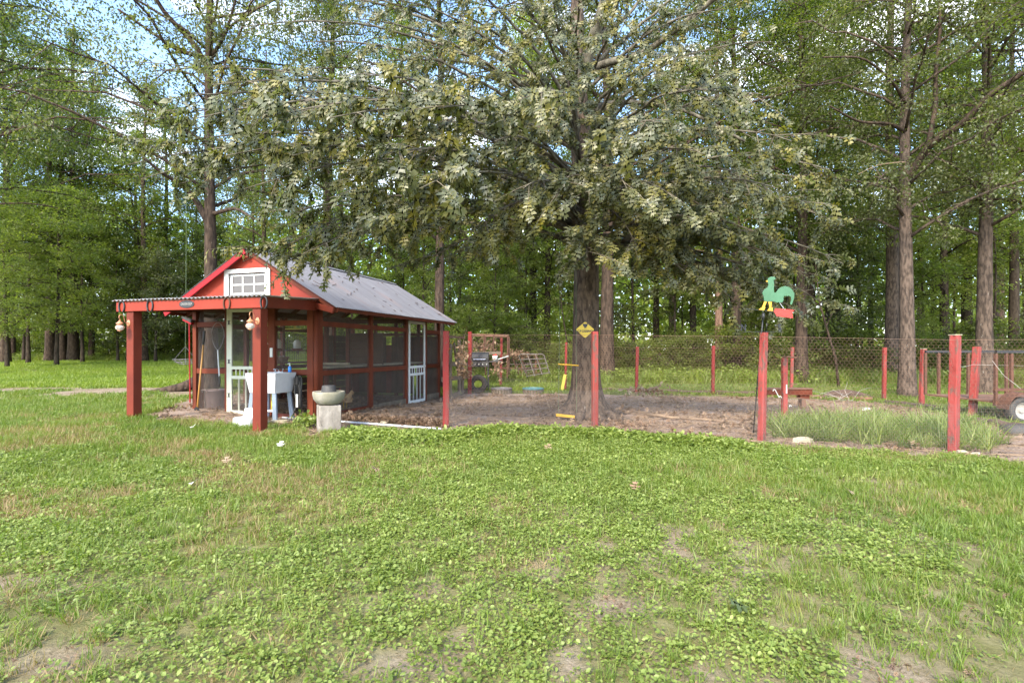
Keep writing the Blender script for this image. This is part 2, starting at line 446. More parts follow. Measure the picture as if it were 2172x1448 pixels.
xs = np.concatenate([np.linspace(-320, -40, 12), np.linspace(-38, -12, 40), np.arange(-11.8, 12, .14), np.linspace(12.2, 38, 40), np.linspace(40, 320, 12)])
ys = np.concatenate([np.linspace(-320, -4, 9), np.arange(-2, 1.2, .5), np.arange(1.3, 19, .14), np.linspace(19.4, 46, 50), np.linspace(50, 320, 12)])
GX, GY = np.meshgrid(xs, ys)
GZ = ground_h(GX, GY)
pen_g = in_pen(GX, GY)
GZ = GZ + np.where(pen_g, (fbm(GX, GY, .5, 51) - .5) * .03 - .008, 0)
V = np.stack([GX.ravel(), GY.ravel(), GZ.ravel()], 1)
nx, ny = len(xs), len(ys)
idx = np.arange(nx * ny).reshape(ny, nx)
T = np.stack([idx[:-1, :-1].ravel(), idx[:-1, 1:].ravel(), idx[1:, 1:].ravel(), idx[1:, :-1].ravel()], 1)
dz = np.maximum(in_pen(GX, GY).astype(float), bare(GX, GY) * .75).ravel()
woods = (sst(38, 42, GY) + sst(20.5, 23.5, GY) * sst(-3.5, 0, GX)).ravel().clip(0, 1)

def ground_mat():
    m, t, b = nodes('ground_soil')
    L = t.links.new
    tcn = t.nodes.new("ShaderNodeTexCoord")
    def noise(s, d=6, r=.6):
        n = t.nodes.new("ShaderNodeTexNoise"); n.inputs["Scale"].default_value = s; n.inputs["Detail"].default_value = d; n.inputs["Roughness"].default_value = r
        L(tcn.outputs["Object"], n.inputs["Vector"]); return n.outputs["Fac"]
    def ramp(f, *st):
        r = t.nodes.new("ShaderNodeValToRGB"); e = r.color_ramp.elements
        e[0].position = st[0][0]; e[0].color = (*st[0][1], 1); e[1].position = st[-1][0]; e[1].color = (*st[-1][1], 1)
        for p_, c_ in st[1:-1]:
            k = e.new(p_); k.color = (*c_, 1)
        L(f, r.inputs[0]); return r.outputs[0]
    def mix(f, a, b_):
        x = t.nodes.new("ShaderNodeMixRGB")
        if hasattr(f, 'links'): L(f, x.inputs[0])
        else: x.inputs[0].default_value = f
        L(a, x.inputs[1]); L(b_, x.inputs[2]); return x.outputs[0]
    def attr(n):
        a = t.nodes.new("ShaderNodeAttribute"); a.attribute_name = n; return a.outputs["Fac"]
    dirtc = ramp(noise(1.3, 8, .7), (.36, (.24, .165, .12)), (.5, (.43, .315, .24)), (.62, (.54, .43, .35)))
    speck = ramp(noise(38, 4, .8), (.42, (.085, .055, .038)), (.56, (.27, .20, .155)), (.72, (.42, .34, .28)))
    dc = mix(.55, dirtc, speck)
    gc = ramp(noise(5, 7, .7), (.33, (.10, .075, .045)), (.5, (.19, .145, .085)), (.68, (.30, .235, .16)))
    gr = ramp(noise(.8, 6, .7), (.3, (.13, .19, .03)), (.7, (.22, .27, .05)))
    gc = mix(.35, gc, gr)
    wc = ramp(noise(3, 7, .7), (.35, (.10, .05, .03)), (.6, (.19, .10, .06)))
    f = mix(attr("dirt"), gc, dc)
    f = mix(attr("woods"), f, wc)
    L(f, b.inputs["Base Color"]); b.inputs["Roughness"].default_value = 1; b.inputs["Specular IOR Level"].default_value = .1
    bp = t.nodes.new("ShaderNodeBump"); bp.inputs["Strength"].default_value = .8; bp.inputs["Distance"].default_value = .04
    L(noise(16, 9, .75), bp.inputs["Height"]); L(bp.outputs[0], b.inputs["Normal"])
    return m
g_me = np_mesh('ground', V, T, ground_mat(), {'dirt': dz, 'woods': woods}, smooth=True)
tag(mobj('ground', g_me), kind='structure')
# ---------------------------------------------------------------- chicken coop (local x along its front, y into its depth)
CO = Vector((-3.73, 9.95, 0))
CA = -math.atan(.2928)
coop = thing('chicken_coop', 'red wooden chicken coop with screened sides, grey tin gable roof and open front porch', 'chicken coop', CO, CA)
CM = Matrix.Translation(CO) @ Matrix.Rotation(CA, 4, 'Z')
CI = CM.inverted()
def cu(px, v):
    """local x of the point seen at pixel column px on the local plane y = v"""
    s_ = (px - 1086) / FPX
    a = CM @ Vector((0, v, 0)); d = CM.to_3x3() @ Vector((1, 0, 0))
    return (s_ * a.y - a.x) / (d.x - s_ * d.y)
def cz(py, u, v):
    return EYE + (HOR - py) / FPX * (CM @ Vector((u, v, 0))).y

W, Lc = 2.98, 5.78
n_ = 0
def timber(name, x0, x1, y0, y1, z0, z1, m='red_frame', parent=coop, bevel=.004):
    return MB().box(x0, x1, y0, y1, z0, z1).build(name, M[m], parent, bevel=bevel)
# front wall frame
timber('post', -2.98, -2.885, 0, .09, -.05, 2.10)
timber('post', -2.16, -2.075, .004, .094, -.05, 2.10)
timber('post', -1.105, -.945, 0, .09, -.05, 2.10)
timber('post', -.20, -.065, 0, .09, -.05, 2.10)
MB().tube([(-.012, .03, -.05), (-.012, .03, 2.10)], .052, 12).build('corner_pipe', M['red_frame'], coop, smooth=True)
timber('top_plate', -2.98, .05, 0.002, .092, 2.102, 2.25)
for z0, z1 in ((1.77, 1.87), (.82, .92)):
    timber('rail', -2.883, -2.162, .01, .07, z0, z1)
    timber('rail', -.943, -.202, .01, .07, z0, z1)
timber('rail', -2.883, -2.162, .012, .07, -.02, .06, 'red_inner')
timber('rail', -.943, -.202, .012, .07, -.03, .06, 'red_inner')
# right wall frame
for v0, v1 in ((.10, .215), (1.93, 2.04), (3.62, 3.72), (4.76, 4.84), (5.66, 5.75)):
    timber('post', -.09, 0, v0, v1, -.15, 2.10)
for v0, v1 in ((.217, 1.928), (2.042, 3.618), (4.842, 5.658)):
    timber('rail', -.08, -.005, v0, v1, 1.76, 1.86)
    timber('rail', -.08, -.005, v0, v1, .80, .90)
    timber('rail', -.08, -.008, v0, v1, -.14, .05, 'grey_wood' if v0 > 2 else 'red_frame')
timber('top_plate', -.092, .002, .094, 5.75, 2.102, 2.25)
# left wall: bays with rails and boards
for v0, v1 in ((.10, .20), (1.36, 1.44), (2.55, 2.64), (3.75, 3.84), (4.70, 4.78), (5.66, 5.75)):
    timber('post', -2.98, -2.89, v0, v1, -.15, 2.10, 'red_inner')
for z0, z1 in ((1.77, 1.87), (.82, .92)):
    for v0, v1 in ((.202, 1.358), (1.442, 2.548), (2.642, 3.748)):
        timber('rail', -2.97, -2.90, v0, v1, z0, z1, 'red_inner')
timber('top_plate', -2.98, -2.888, .094, 5.75, 2.102, 2.25, 'red_inner')
for k in range(9):   # horizontal boards closing the rear left bays
    timber('board', -2.96, -2.935, 3.842, 5.655, .02 + k * .19, .02 + k * .19 + .183, 'dark_board')
for k in range(4):
    timber('board', -2.96, -2.935, 1.45, 3.74, .02 + k * .19, .02 + k * .19 + .183, 'dark_board')
# back wall: vertical boards with openings under the plate
for k in range(15):
    x0 = -2.88 + k * .187
    hgt = 1.70 if k != 6 else 1.45
    z0 = .0 if k not in (11,) else .86
    timber('board', x0, x0 + .18, 5.67, 5.695, z0, hgt, 'dark_board' if k % 3 else 'red_inner')
timber('rail', -2.888, -.092, 5.665, 5.745, 1.72, 1.80, 'red_inner')
timber('top_plate', -2.886, -.094, 5.662, 5.748, 2.102, 2.25, 'red_inner')
for x in (-2.2, -1.5, -.75):
    timber('post', x, x + .09, 5.70, 5.78, -.15, 2.10, 'red_inner')
# partition inside with a barred opening
timber('post', -1.72, -1.63, 2.60, 2.69, 0, 2.1, 'red_inner')
timber('post', -1.10, -1.01, 2.60, 2.69, 0, 2.1, 'red_inner')
for k in range(4):
    timber('board', -1.008, -.095, 2.63, 2.65, .95 + k * .19, .95 + k * .19 + .183, 'dark_board')
timber('roost_bar', -.98, -.10, 1.2, 1.29, .98, 1.03, 'stone')
timber('roost_bar', -.6, -.12, .5, 4.9, .93, .97, 'stone')
timber('shelf', -2.85, -2.2, 1.5, 3.6, .97, 1.0, 'red_inner')
timber('shelf', -2.85, -2.45, 1.5, 3.7, 1.27, 1.29, 'red_inner')
bars = MB()
for k in range(26):
    bars.tube([(-2.86, 1.5 + k * .085, 1.0), (-2.86, 1.5 + k * .085, 1.7)], .0045, 5)
for z in (1.0, 1.3, 1.7):
    bars.tube([(-2.86, 1.5, z), (-2.86, 3.65, z)], .006, 5)
bars.build('cage_bars', M['black'], coop)
# screens
def screen(x0, x1, y0, y1, z0, z1, m='screen'):
    mb = MB()
    if abs(x1 - x0) < .01: mb.quad((x0, y0, z0), (x0, y1, z0), (x0, y1, z1), (x0, y0, z1))
    else: mb.quad((x0, y0, z0), (x1, y0, z0), (x1, y0, z1), (x0, y0, z1))
    return mb.build('screen', M[m], coop)
for a, b in ((-2.883, -2.162), (-.943, -.202)):
    screen(a, b, .045, .045, .92, 1.77); screen(a, b, .045, .045, 1.87, 2.10)
screen(-2.883, -2.162, .045, .045, .06, .82)
for a, b in ((.217, 1.928), (2.042, 3.618), (4.842, 5.658)):
    for z0, z1 in ((.05, .80), (.90, 1.76), (1.86, 2.10)):
        screen(-.045, -.045, a, b, z0, z1, 'screen_side')
for a, b in ((.202, 1.358),):
    for z0, z1 in ((.06, .82), (.92, 1.77), (1.87, 2.10)):
        screen(-2.935, -2.935, a, b, z0, z1)
# gable
RS = (3.295 - 2.085) / 2.05          # roof slope
AX, AZ = -1.49, 3.27
def rz(x): return AZ - abs(x - AX) * RS
gb = MB()
gw0, gw1, gzb, gzt = -2.07, -1.03, 2.345, 2.82
def gpanel(pts): 
    mm = Matrix.Identity(4)
    gb.prism(pts, .03, Matrix.Translation((0, -.032, 0)))
gpanel([(-3.2, 2.262), (gw0, 2.262), (gw0, rz(gw0) - .02), (-3.2, rz(-3.2) - .02)])
gpanel([(gw0, 2.262), (gw1, 2.262), (gw1, gzb), (gw0, gzb)])
gpanel([(gw0, gzt), (gw1, gzt), (gw1, rz(gw1) - .02), (AX, AZ - .02), (gw0, rz(gw0) - .02)])
gpanel([(gw1, 2.262), (.22, 2.262), (.22, rz(.22) - .02), (gw1, rz(gw1) - .02)])
gb.build('gable_board', M['red_bright'], coop)
bg_ = MB(); bg_.prism([(-2.9, 2.262), (-.1, 2.262), (AX, AZ - .06)], .03, Matrix.Translation((0, 5.70, 0))); bg_.build('gable_board', M['red_inner'], coop)
win = MB()
fw = .10
win.box(gw0 - .03, gw1 + .03, -.07, -.034, gzt, gzt + .085).box(gw0 - .03, gw1 + .03, -.075, -.034, gzb - .07, gzb + .03)
win.box(gw0 - .03, gw0 + .07, -.07, -.034, gzb + .03, gzt).box(gw1 - .08, gw1 + .03, -.07, -.034, gzb + .03, gzt)
wf = win.build('window', M['white'], coop, bevel=.003)
sash = MB()
sx0, sx1, sz0, sz1 = gw0 + .10, gw1 - .10, gzb + .05, gzt - .02
y0, y1 = -.02, .01
sash.box(sx0 - .02, sx0 + .035, y0, y1, sz0, sz1).box(sx1 - .035, sx1 + .02, y0, y1, sz0, sz1)
sash.box(sx0 + .035, sx1 - .035, y0, y1, sz0, sz0 + .035).box(sx0 + .035, sx1 - .035, y0, y1, sz1 - .035, sz1)
for k in (1, 2):
    x = sx0 + (sx1 - sx0) * k / 3; sash.box(x - .014, x + .014, y0 + .002, y1 - .002, sz0 + .035, sz1 - .035)
zm = (sz0 + sz1) / 2; sash.box(sx0 + .036, sx1 - .036, y0 + .004, y1 - .004, zm - .014, zm + .014)
sash.build('sash', M['white'], wf)
pane_m, t_, b_ = nodes('dusty_window_glass')
b_.inputs["Base Color"].default_value = (.10, .085, .078, 1); b_.inputs["Roughness"].default_value = .18; b_.inputs["Alpha"].default_value = .88
for i in range(3):
    for j in range(2):
        x0 = sx0 + (sx1 - sx0) * i / 3; x1 = sx0 + (sx1 - sx0) * (i + 1) / 3
        z0 = sz0 + (sz1 - sz0) * j / 2; z1 = sz0 + (sz1 - sz0) * (j + 1) / 2
        MB().box(x0 + .014, x1 - .014, -.008, -.004, z0 + .014, z1 - .014).build('pane', pane_m, wf)

# corrugated roof sheets
def roofmat(name, c1, c2, stain):
    m, t, b = nodes(name); L = t.links.new
    tcn = t.nodes.new("ShaderNodeTexCoord")
    def noise(s, st=(1, 1, 1), d=6):
        mp_ = t.nodes.new("ShaderNodeMapping"); mp_.inputs["Scale"].default_value = st; L(tcn.outputs["Object"], mp_.inputs[0])
        n = t.nodes.new("ShaderNodeTexNoise"); n.inputs["Scale"].default_value = s; n.inputs["Detail"].default_value = d; n.inputs["Roughness"].default_value = .65
        L(mp_.outputs[0], n.inputs["Vector"]); return n.outputs["Fac"]
    def ramp(f, a, ca, b2, cb):
        r = t.nodes.new("ShaderNodeValToRGB"); e = r.color_ramp.elements; e[0].position = a; e[0].color = (*ca, 1); e[1].position = b2; e[1].color = (*cb, 1)
        L(f, r.inputs[0]); return r.outputs[0]
    base = ramp(noise(3, (.25, 3, .25)), .3, c1, .7, c2)
    st = ramp(noise(.9, (.5, 1.3, .5)), .56, (0, 0, 0), .70, (.8, .8, .8))
    mx = t.nodes.new("ShaderNodeMixRGB"); L(st, mx.inputs[0]); L(base, mx.inputs[1]); mx.inputs[2].default_value = (*stain, 1)
    sp = ramp(noise(26), .62, (0, 0, 0), .70, (.5, .5, .5))
    mx2 = t.nodes.new("ShaderNodeMixRGB"); L(sp, mx2.inputs[0]); L(mx.outputs[0], mx2.inputs[1]); mx2.inputs[2].default_value = (.10, .09, .09, 1)
    L(mx2.outputs[0], b.inputs["Base Color"]); b.inputs["Metallic"].default_value = .2; b.inputs["Roughness"].default_value = .55
    return m
M['metal_roof'] = roofmat('corrugated_tin', (.20, .195, .205), (.135, .13, .14), (.23, .175, .165))
M['porch_tin'] = roofmat('porch_tin', (.50, .48, .47), (.34, .32, .31), (.30, .16, .12))
def corr_sheet(name, v0, v1, pt, m, parent, pitch=.068, amp=.009, nseg=None, over=0):
    """pt(v, s) -> point; s 0..1 down the slope, corrugated across v; a real sheet 3 mm thick"""
    nn = int(round((v1 - v0) / pitch)) * 6
    mb = MB(); P = []
    for lay in (0, -.003):
        for i in range(nn + 1):
            v = v0 + (v1 - v0) * i / nn
            o = Vector((0, 0, amp * sin(2 * pi * v / pitch) + lay + over))
            P += [pt(v, 0) + o, pt(v, 1) + o]
    F = []
    B = 2 * (nn + 1)
    for i in range(nn):
        a = 2 * i
        F += [(a, a + 1, a + 3, a + 2), (B + a, B + a + 2, B + a + 3, B + a + 1), (a + 1, B + a + 1, B + a + 3, a + 3), (a, a + 2, B + a + 2, B + a)]
    F += [(0, B, B + 1, 1), (2 * nn, 2 * nn + 1, B + 2 * nn + 1, B + 2 * nn)]
    mb.add(P, F)
    return mb.build(name, m, parent)
NS = 9
for side in (1, -1):
    for k in range(NS):
        v0 = -.19 + k * .68 * .965; v1 = v0 + .68
        if k == NS - 1: v1 = v0 + .612
        corr_sheet('roof_sheet', v0, v1, lambda v, s, side=side: Vector((AX + side * (.01 + 2.04 * s), v, AZ + .03 - RS * (.01 + 2.04 * s))), M['metal_roof'], coop, over=.0032 * (k % 2))
vE = -.19 + (NS - 1) * .68 * .965 + .612
rc = MB()
for side in (1, -1):
    a = Vector((AX, 0, AZ + .055)); b = Vector((AX + side * .11, 0, AZ + .055 - RS * .11 + .004))
    rc.add([a + Vector((0, -.2, 0)), a + Vector((0, vE + .01, 0)), b + Vector((0, vE + .01, 0)), b + Vector((0, -.2, 0))], [(0, 1, 2, 3)])
rc.build('ridge_cap', M['metal_roof'], coop)
# rafters and rake boards
for v in [x * .72 + .3 for x in range(8)]:
    for side in (1, -1):
        MB().bar((AX + side * .02, v, AZ - .06), (AX + side * 1.98, v, AZ - .06 - RS * 1.98), .045, .09).build('rafter', M['red_inner'], coop)
for side, mm, yy in ((-1, 'red_rake', -.165), (1, 'red_frame', -.075)):
    MB().bar((AX + side * .01, yy, AZ - .045), (AX + side * 2.03, yy, AZ - .045 - RS * 2.02), .03, .10).build('rake_board', M[mm], coop, bevel=.003)
MB().bar((AX, -.14, AZ - .10), (AX, -.02, AZ - .10), .07, .12).build('ridge_end', M['red'], coop)
MB().bar((.50, -.17, 2.055), (.50, vE - .05, 2.055), .025, .07).build('fascia', M['red_frame'], coop)
MB().bar((.06, -.12, 2.14), (.50, -.15, 2.03), .06, .11).build('rafter_tail', M['red'], coop, bevel=.004)
MB().bar((-3.46, -.17, 2.055), (-3.46, vE - .05, 2.055), .025, .07).build('fascia', M['red_frame'], coop)

# porch
HU0, HU1, HV = -2.64, .40, -1.78
PH = 2.125
hd = timber('porch_beam', HU0, HU1, HV - .03, HV + .02, 1.955, PH - .01, 'red_bright')
MB().bar((HU1 - .03, HV + .022, 2.045), (.05, -.06, 2.13), .05, .17).build('side_beam', M['red'], coop, bevel=.003)
MB().bar((HU0 + .03, HV + .022, 2.045), (-2.98, -.03, 2.16), .05, .17).build('side_beam', M['red_frame'], coop)
for k in range(3):
    x = -2.0 + k * .75
    MB().bar((x, HV + .03, 2.07), (x, -.035, 2.19), .04, .08).build('porch_rafter', M['red_inner'], coop)
plx = cu(284.5, HV + .075); prx = cu(551.5, HV + .075)
lp = timber('porch_post', plx - .077, plx + .077, HV + .0, HV + .154, -.1, 1.953, 'red', bevel=.006)
rp = timber('porch_post', prx - .077, prx + .077, HV + .0, HV + .154, -.12, 1.953, 'red', bevel=.006)
# porch tin: five sheets; front edge along the beam, back edge under the gable
def ppt(x, s):
    f = (x - HU0) / (HU1 - HU0)
    xb = -2.99 + f * (.08 + 2.99); xf = x
    return Vector((xf + (xb - xf) * (1 - s), -.04 + (HV - .075 + .04) * s, 2.262 + (PH + .016 - 2.262) * s))
e5 = (HU1 + .03 - HU0 + .04) / 5
for k in range(5):
    a = HU0 - .04 + k * e5
    corr_sheet('porch_sheet', a, a + e5 + (.03 if k < 4 else 0), ppt, M['porch_tin'], coop, over=.0035 * (k % 2), amp=.012, pitch=.085)
for i in range(1):
    MB().bar(ppt(HU1 + .03, 1) + Vector((.0, 0, .004)), ppt(HU1 + .03, 0) + Vector((0, 0, .004)), .03, .008).build('drip_edge', M['white'], coop)

# screen doors
def screen_door(org, ax, wid, zb, zt, m, nspin, nlow, name='screen_door', hinge=True):
    """org: hinge-side corner; ax: unit direction along the door width (local)"""
    ax = Vector(ax); nrm = ax.cross(Vector((0, 0, 1)))
    Mx = Matrix(((ax.x, nrm.x, 0, org[0]), (ax.y, nrm.y, 0, org[1]), (0, 0, 1, 0), (0, 0, 0, 1)))
    H = zt - zb; sw = .10 if wid > .95 or True else .08
    sw = .125 if m == 'white_reflect_tint' else .075
    d = thing_part = bpy.data.objects.new(name, None); col.objects.link(d); d.parent = coop
    d.empty_display_size = .1
    def bx(nm, x0, x1, z0, z1, mat=m, t0=-.017, t1=.017): return MB().box(x0, x1, t0, t1, z0, z1, Mx).build(nm, M[mat], d, bevel=.003)
    bx('stile', 0, sw, zb, zt); bx('stile', wid - sw, wid, zb, zt)
    zr = [zb, zb + .08, zb + .37 * H * .98, 0, 0, 0]
    r1, r2, r3, r4 = zb + .335 * H, zb + .365 * H, zb + .425 * H, zb + .455 * H
    bx('cross_rail', sw, wid - sw, zb, zb + .075); bx('cross_rail', sw, wid - sw, r1, r2); bx('cross_rail', sw, wid - sw, r3, r4); bx('cross_rail', sw, wid - sw, zt - .07, zt)
    for k in range(nspin):
        x = sw + (wid - 2 * sw) * (k + 1) / (nspin + 1); bx('spindle', x - .010, x + .010, r2, r3, t0=-.01, t1=.01)
    for k in range(nlow):
        x = sw + (wid - 2 * sw) * (k + 1) / (nlow + 1); bx('slat', x - .019, x + .019, zb + .075, r1, t0=-.012, t1=.012)
    q = MB(); q.quad(*[Mx @ Vector(p) for p in ((sw, .005, r4), (wid - sw, .005, r4), (wid - sw, .005, zt - .07), (sw, .005, zt - .07))]); q.build('screen', M['screen'], d)
    q = MB(); q.quad(*[Mx @ Vector(p) for p in ((sw, .014, zb + .075), (wid - sw, .014, zb + .075), (wid - sw, .014, r1), (sw, .014, r1))]); q.build('screen', M['screen'], d)
    for z in ((.18, .50, .87) if hinge else ()):
        MB().box(sw * .35, sw * .62, .018, .024, zb + z * H - .035, zb + z * H + .035, Mx).box(sw * .2, sw * .8, .018, .023, zb + z * H + .032, zb + z * H + .042, Mx).box(sw * .2, sw * .8, .018, .023, zb + z * H - .042, zb + z * H - .032, Mx).build('hinge', M['black'] if m == 'white_reflect_tint' else M['white'], d)
    return d, Mx
dA, _ = screen_door((-2.07, -.02), (1, 0, 0), .93, .02, 2.12, 'white_reflect_tint', 6, 3)
dA['label'] = 'old white front screen door with black hinges'
dB, _ = screen_door((-.01, 3.76), (0, 1, 0), .96, -.10, 2.06, 'white', 5, 3)
dB['label'] = 'white side screen door'
MB().lathe([(0, .0), (.016, .004), (.02, .02), (.012, .034), (0, .036)], 10, Matrix.Translation((.012, 4.66, .86)) @ Matrix.Rotation(radians(90), 4, 'Y')).build('door_knob', M['white'], dB)

# light switch box on the door post
MB().box(-1.04, -.98, -.02, -.001, 1.16, 1.34).build('switch_plate', M['white'], coop, bevel=.004)
MB().box(-1.075, -.955, -.0005 - .03, -.0005, 0, 0).v
# dusty yellow light fitting seen through the screen
lf = MB(); lf.box(-.80, -.36, .12, .22, 1.80, 1.88).box(-.78, -.40, .10, .24, 1.70, 1.72); lf.box(-.62, -.58, .15, .18, 1.72, 1.80)
lf.build('shelf_light', M['yellow_old'], coop, bevel=.005)

# ---------------------------------------------------------------- things on and round the coop
def cthing(name, label, cat, u, v, z, rot=0, group=None):
    p = CM @ Vector((u, v, z))
    return thing(name, label, cat, p, CA + rot, group)

# horseshoes on the porch beam
hs_lab = ['leftmost black horseshoe, on the far left end of the porch beam', 'black horseshoe on the porch beam between the left post and the oval plaque',
          'rusty horseshoe on the porch beam just left of the right porch post', 'black horseshoe on the porch beam right above the right post']
hs_me = None
for k, px in enumerate((257, 317, 480, 559)):
    sc_ = .9 if k < 2 else .92
    if k in (0, 1, 2, 3):
        half = [(.040, -.092), (.052, -.060), (.060, -.020), (.060, .018), (.050, .052), (.028, .076)]
        pts = [(x, z) for x, z in half] + [(0, .084)] + [(-x, z) for x, z in half[::-1]]
        mb = MB(); mb.tube([(x, 0, z) for x, z in pts], [.013] * len(pts), 6)
        mb.tube([(.040, 0, -.092), (.034, -.014, -.094)], .012, 6); mb.tube([(-.040, 0, -.092), (-.034, -.014, -.094)], .012, 6)
    o = mb.build('horseshoe', M['rust'] if k == 2 else M['black'], None, smooth=True)
    tag(o, hs_lab[k], 'horseshoe', 'horseshoes on the porch beam')
    o.matrix_world = CM @ Matrix.Translation((cu(px, HV - .05), HV - .043, 2.03 + .012)) @ Matrix.Scale(1.0, 4)

# oval plaque
M['sign_text'] = pm('grey_white_letters', (.34, .33, .31), rough=.6)
pq_u = cu(396, HV - .035); 
pl = cthing('name_plaque', 'black oval CHICKEN COOP plaque on the porch beam', 'sign', pq_u, HV - .032, 2.045)
out = []
for i in range(40):
    t = 2 * pi * i / 40
    rr = 1 + .05 * cos(4 * t)
    out.append((.145 * np.sign(cos(t)) * abs(cos(t)) ** .8 * rr, .058 * np.sign(sin(t)) * abs(sin(t)) ** .7 * rr))
MB().prism(out, -.008, Matrix.Identity(4)).build('plate', M['black'], pl)
text_part('lettering', 'CHICKEN COOP', .038, M['sign_text'], pl, Matrix.Translation((0, -.010, 0)) @ Matrix.Rotation(radians(90), 4, 'X') @ Matrix.Diagonal((.82, 1.45, 1, 1)), .0015, .0002)

# lanterns
glass_m = bpy.data.materials.new('lantern_glass'); glass_m.use_nodes = True
gb_ = glass_m.node_tree.nodes["Principled BSDF"]; gb_.inputs["Base Color"].default_value = (.8, .78, .72, 1); gb_.inputs["Roughness"].default_value = .15; gb_.inputs["Alpha"].default_value = .55
def lantern(u, z, label):
    L_ = cthing('wall_lantern', label, 'lantern', u, HV - .002, z, 0, 'copper lanterns on the porch posts')
    MB().lathe([(.0, -.014), (.03, -.014), (.048, -.008), (.052, 0)], 20, Matrix.Rotation(radians(90), 4, 'X') @ Matrix.Scale(-1, 4, (0, 0, 1)) @ Matrix.Diagonal((.75, 1.15, 1, 1))).build('wall_plate', M['copper'], L_, smooth=True)
    arm = [(0, -.012, 0), (0, -.05, .0), (0, -.07, .03), (0, -.075, .08), (0, -.095, .125), (0, -.125, .14), (0, -.155, .125), (0, -.165, .09), (0, -.155, .065), (0, -.14, .062)]
    MB().tube(arm, [.007, .007, .006, .006, .006, .006, .006, .006, .005, .004], 8).build('arm', M['copper'], L_, smooth=True)
    c = -.15
    MB().tube([(.012 * cos(t), c, .052 + .012 * sin(t)) for t in [i * pi / 5 for i in range(11)]], .0025, 5).build('hanging_ring', M['copper'], L_)
    MB().lathe([(.004, .045), (.012, .038), (.014, .03), (.055, -.012), (.056, -.016), (.034, -.018), (.034, -.032), (.046, -.036), (.046, -.040), (.0, -.040)], 20, cy=c).build('cap', M['copper'], L_, smooth=False)
    MB().lathe([(.036, -.041), (.052, -.055), (.064, -.078), (.060, -.095), (.045, -.115), (.030, -.125)], 20, cy=c).build('glass_globe', glass_m, L_, smooth=True)
    g = MB()
    for k in range(4):
        a = k * pi / 2 + .5
        g.tube([(cos(a) * r_, c + sin(a) * r_, z_) for r_, z_ in ((.047, -.041), (.069, -.078), (.064, -.097), (.032, -.127))], .0022, 5)
    g.tube([(.067 * cos(t), c + .067 * sin(t), -.080) for t in [i * pi / 10 for i in range(21)]], .0024, 5)
    g.lathe([(0, -.125), (.034, -.125), (.036, -.133), (.012, -.136), (.010, -.148), (0, -.150)], 16, cy=c)
    g.build('guard', M['copper'], L_)
    MB().lathe([(0, -.118), (.018, -.115), (.024, -.09), (.016, -.06), (.014, -.045), (0, -.045)], 12, cy=c).build('bulb', M['paper'], L_, smooth=True)
    return L_
lantern(cu(273, HV), 1.755, 'copper lantern with glass globe on the left porch post')
lantern(cu(546.5, HV), cz(681, prx, HV), 'copper lantern with glass globe on the right porch post')

# laundry sink
sk = cthing('utility_sink', 'white plastic laundry sink on blue grey legs behind the right porch post', 'sink', -.72, -.35, -.02)
def frustum(mb, hw0, hd0, z0, hw1, hd1, z1, flip=False):
    mb.add([(-hw0, -hd0, z0), (hw0, -hd0, z0), (hw0, hd0, z0), (-hw0, hd0, z0), (-hw1, -hd1, z1), (hw1, -hd1, z1), (hw1, hd1, z1), (-hw1, hd1, z1)],
           [(0, 1, 5, 4), (1, 2, 6, 5), (2, 3, 7, 6), (3, 0, 4, 7)])
b = MB(); frustum(b, .28, .23, .53, .325, .27, .80); b.add([(-.28, -.23, .53), (.28, -.23, .53), (.28, .23, .53), (-.28, .23, .53)], [(3, 2, 1, 0)])
frustum(b, .26, .21, .56, .295, .20, .895); b.add([(-.26, -.21, .56), (.26, -.21, .56), (.26, .21, .56), (-.26, .21, .56)], [(0, 1, 2, 3)])
b.build('basin', M['plastic_white'], sk)
b = MB(); frustum(b, .326, .271, .80, .335, .28, .895)
b.add([(-.335, -.28, .895), (.335, -.28, .895), (.335, .28, .895), (-.335, .28, .895), (-.295, -.20, .894), (.295, -.20, .894), (.295, .20, .894), (-.295, .20, .894)], [(0, 1, 5, 4), (1, 2, 6, 5), (2, 3, 7, 6), (3, 0, 4, 7)])
b.build('rim', M['plastic_white'], sk)
for sx in (-1, 1):
    for sy in (-1, 1):
        q = MB(); q.bar((sx * .245, sy * .195, .53), (sx * .29, sy * .23, .0), .085, .04, up=(0, 1, 0)); q.build('leg', M['leg_grey'], sk, bevel=.006)
b = MB(); b.tube([(-.02, .235, .89), (-.02, .235, .93), (-.02, .2, .96), (-.02, .12, .965), (-.02, .09, .945)], .012, 8)
b.box(-.12, .08, .215, .255, .893, .91)
for sx in (-.10, .06): b.tube([(sx, .235, .91), (sx, .235, .94), (sx + (.03 if sx > 0 else -.03), .225, .955)], .011, 8)
b.build('faucet', M['steel'], sk, smooth=True)
MB().tube([(.02, 0, .53), (.02, 0, .16)], .018, 8).build('drain_pipe', M['yellow_old'], sk, smooth=True)
MB().tube([(-.10, -.02, .06), (-.10, -.02, .13), (-.06, -.02, .175), (0, -.02, .18), (.07, -.02, .18), (.11, -.02, .15), (.115, -.02, .10), (.115, -.02, .0)], .024, 10).build('trap_pipe', M['plastic_white'], sk, smooth=True)

sp = cthing('soap_bottle', 'blue pump soap bottle standing on the back edge of the sink', 'soap bottle', -.72 + .22, -.35 + .24, .875)
MB().lathe([(0, 0), (.03, 0), (.032, .01), (.032, .09), (.026, .11), (.012, .118), (0, .118)], 16).build('bottle', M['blue_soap'], sp, smooth=True)
b = MB(); b.lathe([(.013, .116), (.013, .135), (.005, .137), (.005, .165), (0, .165)], 12); b.bar((.01, 0, .168), (-.045, 0, .163), .012, .01); b.build('pump', M['paper'], sp)

